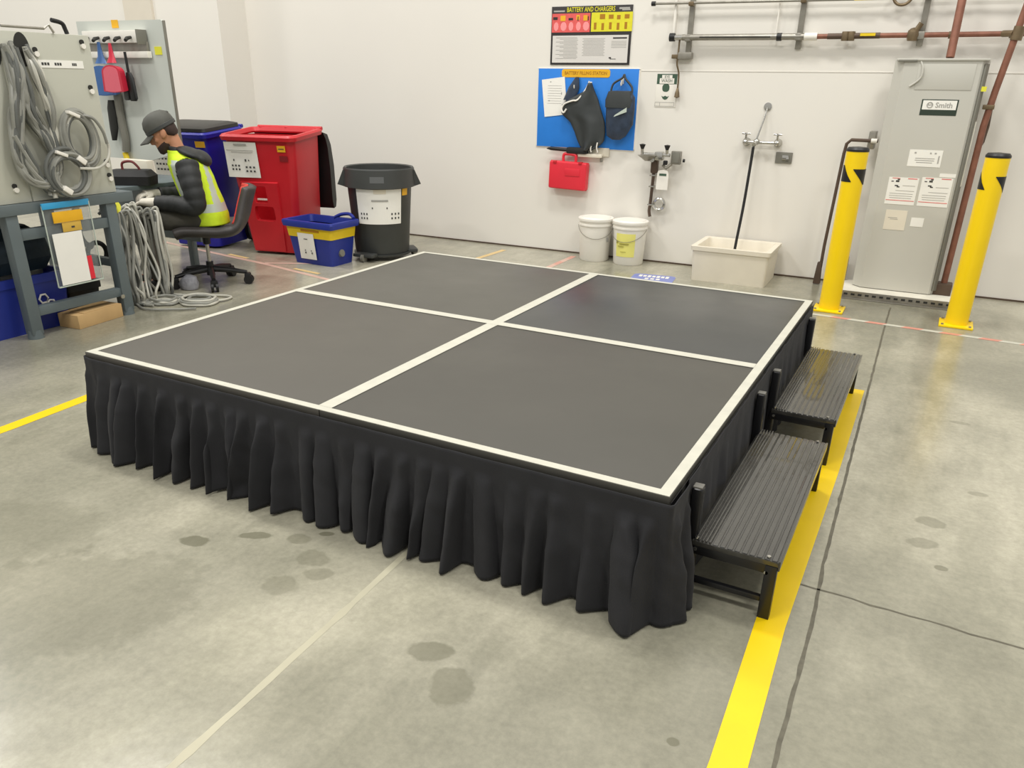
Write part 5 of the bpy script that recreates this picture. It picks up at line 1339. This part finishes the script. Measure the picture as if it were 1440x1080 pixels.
# neck, torso
bodyloft(b, [(hp(-0.025, 0, -0.02), hv(0.058, 0, 0), (0, 0.056, 0)), ((0.115, 0, 0.985), (0.058, 0, 0.012), (0, 0.058, 0)), ((0.075, 0, 0.92), (0.075, 0, 0), (0, 0.09, 0)), ((0.055, 0, 0.87), (0.10, 0, 0), (0, 0.155, 0)), ((0.025, 0, 0.76), (0.105, 0, 0), (0, 0.155, 0)), ((-0.02, 0, 0.62), (0.105, 0, 0), (0, 0.145, 0)), ((-0.04, 0, 0.50), (0.12, 0, 0), (0, 0.155, 0)), ((-0.04, 0, 0.445), (0.10, 0, 0), (0, 0.13, 0))])
for s in (-1, 1):
    limb(b, [SHL[s], SHL[s].lerp(ELB[s], 0.5), ELB[s], ELB[s].lerp(WRI[s], 0.5), WRI[s]], [0.050, 0.046, 0.038, 0.035, 0.026])
    limb(b, [Vector((-0.03, s * 0.085, 0.49)), Vector((0.2, s * 0.11, 0.50)), KNE[s], KNE[s].lerp(ANK[s], 0.35), ANK[s]], [0.078, 0.070, 0.056, 0.050, 0.034])
    limb(b, [ANK[s] + Vector((-0.03, 0, -0.03)), ANK[s] + Vector((0.06, 0, -0.04)), ANK[s] + Vector((0.16, 0, -0.055))], [0.036, 0.036, 0.026])
    # palm and five fingers
    f = (WRI[s] - ELB[s]).normalized(); side = Vector((0, -s, 0)); side = (side - f * side.dot(f)).normalized(); dn = f.cross(side) * (1 if s < 0 else 1)
    dn = Vector((0, 0, -1))
    palm = WRI[s] + f * 0.05
    bodyloft(b, [(WRI[s], side * 0.026, dn * 0.018), (palm, side * 0.038, dn * 0.016), (palm + f * 0.045, side * 0.040, dn * 0.014)], 12)
    for i, (o_, ln_) in enumerate(((0.030, 0.066), (0.010, 0.076), (-0.010, 0.070), (-0.029, 0.055))):
        r0 = palm + f * 0.045 + side * o_
        limb(b, [r0, r0 + f * ln_ * 0.45 + dn * 0.012, r0 + f * ln_ * 0.75 + dn * 0.035, r0 + f * ln_ * 0.80 + dn * 0.060], [0.0100, 0.0095, 0.0088, 0.0075], 8)
    r0 = palm + side * 0.034
    limb(b, [r0, r0 + side * 0.022 + f * 0.025 + dn * 0.01, r0 + side * 0.018 + f * 0.055 + dn * 0.022], [0.0115, 0.0105, 0.008], 8)
body = b.build('body', M['skin'], P, angle=180); remesh(body, 0.0055, smooth=2)
# eyes
for s in (-1, 1):
    b = MB(); b.ball(hp(0.079, s * 0.030, 0.008), 0.011, seg=12); b.build('eye', M['white'], P)
# beard shadow / hair
b = MB(); b.loft([ell(hp(cx_, 0, z), hv(rx_, 0, 0), hv(0, ry_, 0), 20) for z, cx_, rx_, ry_ in [(-0.048, -0.062, 0.020, 0.050), (-0.03, -0.045, 0.050, 0.069), (0.0, -0.032, 0.068, 0.079), (0.04, -0.022, 0.080, 0.081), (0.07, -0.02, 0.078, 0.076)]])
b.build('hair', M['hair'], P)
b = MB(); b.loft([ell(hp(cx_, 0, z), hv(rx_, 0, 0), hv(0, ry_, 0), 20) for z, cx_, rx_, ry_ in [(-0.120, 0.056, 0.030, 0.030), (-0.105, 0.048, 0.052, 0.047), (-0.085, 0.034, 0.067, 0.058), (-0.066, 0.028, 0.070, 0.064), (-0.045, 0.018, 0.060, 0.0655)]]); b.build('beard', M['hair'], P)
# cap
b = MB()
def capsec(z, k, c=0.0): return ell(hp(-0.004 + c, 0, z), hv(0.107 * k, 0, 0), hv(0, 0.088 * k, 0), 24)
b.loft([capsec(0.030, 1.0), capsec(0.045, 1.04), capsec(0.08, 1.01), capsec(0.112, 0.86), capsec(0.133, 0.60), capsec(0.142, 0.28), capsec(0.144, 0.05)])
cp = b.build('cap', M['cap'], P)
b = MB(); b.loft([capsec(0.022, 1.015), capsec(0.026, 1.05), capsec(0.046, 1.055), capsec(0.050, 1.01)], closed_ends=False); b.build('cap_band', M['grey_can'], cp)
b = MB(); b.grid(lambda u, v: tuple(hp(0.088 + 0.095 * v * (1 - 0.35 * (2 * u - 1) ** 2) - 0.03 * (2 * u - 1) ** 2, (u - 0.5) * 0.165 * (1 - 0.15 * v), 0.034 - 0.028 * v - 0.02 * (2 * u - 1) ** 2)), 12, 6)
o = b.build('cap_brim', M['cap'], cp, angle=180); so = o.modifiers.new('solid', 'SOLIDIFY'); so.thickness = 0.006
b = MB(); b.ball(hp(-0.095, 0, 0.100), 0.016, (1, 1.4, 0.7), 10); b.build('cap_strap', M['cap'], cp)
# quilted jacket
b = MB()
bodyloft(b, [((0.115, 0, 0.985), (0.068, 0, 0.012), (0, 0.070, 0)), ((0.095, 0, 0.955), (0.078, 0, 0), (0, 0.085, 0)), ((0.075, 0, 0.92), (0.095, 0, 0), (0, 0.13, 0)), ((0.055, 0, 0.87), (0.122, 0, 0), (0, 0.178, 0)), ((0.025, 0, 0.76), (0.130, 0, 0), (0, 0.180, 0)), ((-0.02, 0, 0.62), (0.130, 0, 0), (0, 0.172, 0)), ((-0.03, 0, 0.52), (0.14, 0, 0), (0, 0.180, 0)), ((-0.03, 0, 0.475), (0.13, 0, 0), (0, 0.17, 0))], 24)
for s in (-1, 1):
    pts = catmull([SHL[s] + Vector((0, -s * 0.02, 0.0)), SHL[s].lerp(ELB[s], 0.5) + Vector((-0.01, s * 0.012, 0)), ELB[s] + Vector((-0.012, 0, -0.008)), ELB[s].lerp(WRI[s], 0.5), WRI[s] - (WRI[s] - ELB[s]) * 0.02], 14)
    L_ = len(pts)
    rr_ = [(0.076 - 0.030 * (i / L_) ** 1.2) * (1 + 0.075 * abs(math.sin(i * 0.55))) for i in range(L_)]
    b.tube(pts, rr_, 18)
jk = b.build('jacket', M['jacket'], P, angle=180); remesh(jk, 0.0075, smooth=1)
b = MB(); b.ball((0.02, 0, 0.935), 1.0, (0.115, 0.150, 0.040), 20, Matrix.Rotation(R(-22), 4, 'Y')); b.ball((-0.045, 0, 0.905), 1.0, (0.075, 0.125, 0.050), 20, Matrix.Rotation(R(-35), 4, 'Y')); hd_ = b.build('hood', M['jacket'], P, angle=180); remesh(hd_, 0.006, smooth=2)
# trousers
b = MB()
bodyloft(b, [((-0.03, 0, 0.53), (0.13, 0, 0), (0, 0.17, 0)), ((-0.04, 0, 0.48), (0.14, 0, 0), (0, 0.18, 0)), ((-0.03, 0, 0.438), (0.12, 0, 0), (0, 0.15, 0))], 20)
for s in (-1, 1):
    limb(b, [Vector((-0.05, s * 0.09, 0.495)), Vector((0.15, s * 0.115, 0.505)), KNE[s], KNE[s].lerp(ANK[s], 0.3), KNE[s].lerp(ANK[s], 0.75), ANK[s]], [0.090, 0.088, 0.074, 0.070, 0.062, 0.060])
tr = b.build('trousers', M['trousers'], P, angle=180); remesh(tr, 0.009, smooth=1)
for s in (-1, 1):
    b = MB(); A = ANK[s]
    b.loft([ell(A + Vector((-0.075, 0, -0.05)), (0, 0.022, 0), (0, 0, 0.03), 14), ell(A + Vector((-0.05, 0, -0.035)), (0, 0.040, 0), (0, 0, 0.052), 14), ell(A + Vector((0.04, 0, -0.045)), (0, 0.045, 0), (0, 0, 0.045), 14), ell(A + Vector((0.13, 0, -0.055)), (0, 0.047, 0), (0, 0, 0.033), 14), ell(A + Vector((0.19, 0, -0.065)), (0, 0.03, 0), (0, 0, 0.02), 14)])
    b.build('shoe', M['black'], P)
# hi-vis vest: open-sided shell over the jacket
def vsec(c, rx_, ry_): return (Vector(c), rx_, ry_)
vs = [((-0.035, 0, 0.455), 0.150, 0.190), ((-0.03, 0, 0.52), 0.152, 0.190), ((-0.015, 0, 0.62), 0.142, 0.182), ((0.010, 0, 0.70), 0.140, 0.184), ((0.03, 0, 0.78), 0.141, 0.188), ((0.055, 0, 0.87), 0.134, 0.184), ((0.072, 0, 0.915), 0.108, 0.148), ((0.088, 0, 0.945), 0.090, 0.108), ((0.098, 0, 0.962), 0.084, 0.092)]
def vfn(u, v):
    f = v * (len(vs) - 1); i = min(int(f), len(vs) - 2); q = f - i
    c = Vector(vs[i][0]).lerp(Vector(vs[i + 1][0]), q); rx_ = vs[i][1] + (vs[i + 1][1] - vs[i][1]) * q; ry_ = vs[i][2] + (vs[i + 1][2] - vs[i][2]) * q
    a = 2 * PI * u
    return c + Vector((rx_ * math.cos(a), ry_ * math.sin(a), 0))
b = MB()
nu, nv = 96, 56
vv = [[b.bm.verts.new(vfn(i / nu, j / nv)) for j in range(nv + 1)] for i in range(nu)]
def keep(i, j):
    a = (i + 0.5) / nu * 2 * PI
    p = vfn((i + 0.5) / nu, (j + 0.5) / nv)
    for s in (-1, 1):   # armholes
        sh = SHL[s]
        dx = (p.x - (sh.x + 0.0)) / 0.080; dz = (p.z - 0.80) / 0.118
        if dx * dx + dz * dz < 1 and p.y * s > 0: return None
    if math.cos(a) > 0.985 and p.z < 0.97: return None     # open front
    z = p.z
    ang = abs(math.atan2(p.y, p.x - 0.03))
    if 0.55 < z < 0.60: return 1
    if z > 0.60 and (0.78 < ang < 1.12 or 2.25 < ang < 2.62) and z < 0.90: return 1
    return 0
for i in range(nu):
    for j in range(nv):
        k_ = keep(i, j)
        if k_ is None: continue
        f_ = b.bm.faces.new((vv[i][j], vv[(i + 1) % nu][j], vv[(i + 1) % nu][j + 1], vv[i][j + 1])); f_.material_index = k_
bmesh.ops.delete(b.bm, geom=[v for v in b.bm.verts if not v.link_faces], context='VERTS')
o = b.build('hi_vis_vest', [M['hivis'], M['silver']], P, angle=180); so = o.modifiers.new('solid', 'SOLIDIFY'); so.thickness = 0.006; so.offset = 1
# gloves
for s in (-1, 1):
    b = MB()
    f = (WRI[s] - ELB[s]).normalized(); side = Vector((0, -s, 0)); side = (side - f * side.dot(f)).normalized(); dn = Vector((0, 0, -1))
    palm = WRI[s] + f * 0.05
    bodyloft(b, [(WRI[s] - f * 0.045, side * 0.046, dn * 0.044), (WRI[s], side * 0.042, dn * 0.036), (palm, side * 0.050, dn * 0.030), (palm + f * 0.045, side * 0.050, dn * 0.025)], 14)
    for i, (o_, ln_) in enumerate(((0.034, 0.070), (0.011, 0.080), (-0.011, 0.074), (-0.032, 0.060))):
        r0 = palm + f * 0.042 + side * o_
        limb(b, [r0, r0 + f * ln_ * 0.45 + dn * 0.012, r0 + f * ln_ * 0.75 + dn * 0.036, r0 + f * ln_ * 0.82 + dn * 0.064], [0.0125, 0.0118, 0.0108, 0.0095], 8)
    r0 = palm + side * 0.036
    limb(b, [r0, r0 + side * 0.024 + f * 0.025 + dn * 0.01, r0 + side * 0.020 + f * 0.058 + dn * 0.024], [0.0140, 0.0128, 0.0105], 8)
    g = b.build('glove', M['glove'], P, angle=180); remesh(g, 0.004, smooth=1)

# ------------------------------------------------------------------ hoses falling from the hands to the floor
rnd = random.Random(11)
def hang(name, label, top, bot, n, spread_t, spread_b, r, mats, sag=0.05, foot=None):
    t = thing(name, label, 'hose', (bot[0], bot[1], 0))
    for i in range(n):
        a = Vector(top) + Vector((rnd.uniform(-1, 1) * spread_t, rnd.uniform(-1, 1) * spread_t, rnd.uniform(-0.02, 0.03)))
        c = Vector(bot) + Vector((rnd.uniform(-1, 1) * spread_b, rnd.uniform(-1, 1) * spread_b, r + 0.004))
        m1 = a.lerp(c, 0.35) + Vector((rnd.uniform(-1, 1) * sag, rnd.uniform(-1, 1) * sag, 0.03)); m2 = a.lerp(c, 0.72) + Vector((rnd.uniform(-1, 1) * sag, rnd.uniform(-1, 1) * sag, 0.0))
        pts = [a + Vector((-0.04, -0.03, -0.02)), a, m1, m2, c + Vector((0, 0, 0.05)), c]
        if foot is not None:
            pts.append(c + Vector(foot) * rnd.uniform(0.5, 1.0))
        b = MB(); b.tube(catmull(pts, 6), r, 8); b.build('hose_strand', mats[i % len(mats)], t)
        o = t.children[-1] if False else None
    return t
def hang_world(*a, **k):
    t = hang(*a, **k)
    for ch in t.children: ch.data.transform(Matrix.Translation(-t.location))
    return t
bpy.context.view_layer.update()
ml = [M['cable'], M['cablelight'], M['cabledark'], M['cable']]
hang_world('hanging_hoses', 'thick bundle of grey hoses falling from the bench corner to the floor', (-1.93, 1.66, 0.60), (-1.80, 1.60, 0), 16, 0.06, 0.06, 0.010, ml, 0.035, (0.12, 0.02, 0.0))
hang_world('hanging_hoses', 'bundle of grey hoses falling from the gloved hands, nearest the chair', (-1.88, 1.88, 0.57), (-1.78, 1.83, 0), 14, 0.045, 0.04, 0.009, ml, 0.02, (0.16, 0.04, 0.0))
hang_world('hanging_hoses', 'loose pale hoses between the two hanging bundles', (-1.93, 1.78, 0.60), (-1.82, 1.70, 0), 12, 0.05, 0.08, 0.008, [M['cablelight'], M['cable']], 0.05, (0.05, -0.12, 0.0))
def floor_coil(label, cx, cy, r0, n, m, r=0.009, sq=0.8):
    t = thing('floor_hose', label, 'hose', (cx, cy, 0))
    for i in range(n):
        k = 1 - 0.09 * i + rnd.uniform(-0.05, 0.05)
        ph = rnd.uniform(0, 6)
        pts = [(r0 * k * math.cos(a + ph) + rnd.uniform(-0.008, 0.008), r0 * sq * k * math.sin(a + ph) + rnd.uniform(-0.008, 0.008), r + 0.002 + 0.012 * (i % 3)) for a in [2 * PI * q / 12 for q in range(12)]]
        b = MB(); b.tube(catmull(pts, 4, True), r, 8, closed=True); b.build('hose_strand', m[i % len(m)], t)
    return t
floor_coil('coil of pale hose lying on the floor beside the stage', -1.47, 1.83, 0.14, 6, [M['cablelight'], M['cable']])
floor_coil('small tangle of grey hose on the floor at the bench leg', -1.66, 1.70, 0.10, 4, [M['cable'], M['cablelight']])
b = MB(); b.tube(catmull([(-1.62, 1.92, 0.012), (-1.45, 2.02, 0.012), (-1.36, 2.02, 0.012), (-1.35, 1.93, 0.012), (-1.42, 1.84, 0.012)], 8), 0.008, 8)
o = tag(b.build('floor_hose', M['cablelight']), 'pale hose end curving on the floor right of the coil', 'hose')
b = MB(); b.tube(catmull([(-1.75, 1.55, 0.012), (-1.60, 1.50, 0.012), (-1.45, 1.58, 0.012), (-1.33, 1.68, 0.012)], 8), 0.007, 8)
tag(b.build('floor_hose', M['cable']), 'thin grey hose running along the floor from the bench leg', 'hose')
b = MB()
b.loft([ell((-1.84, 2.07, 0.004), (0.075, 0, 0), (0, 0.055, 0), 14), ell((-1.84, 2.07, 0.04), (0.085, 0, 0), (0, 0.065, 0), 14), ell((-1.83, 2.07, 0.085), (0.06, 0, 0.01), (0, 0.05, 0), 14), ell((-1.83, 2.07, 0.105), (0.02, 0, 0), (0, 0.02, 0), 14)])
tag(b.build('plastic_bag', mat('grey_translucent_bag', (150, 150, 156), 0.3, var=0.15, scale=30, bump=0.5, bscale=40)), 'crumpled grey plastic bag on the floor under the chair', 'bag')
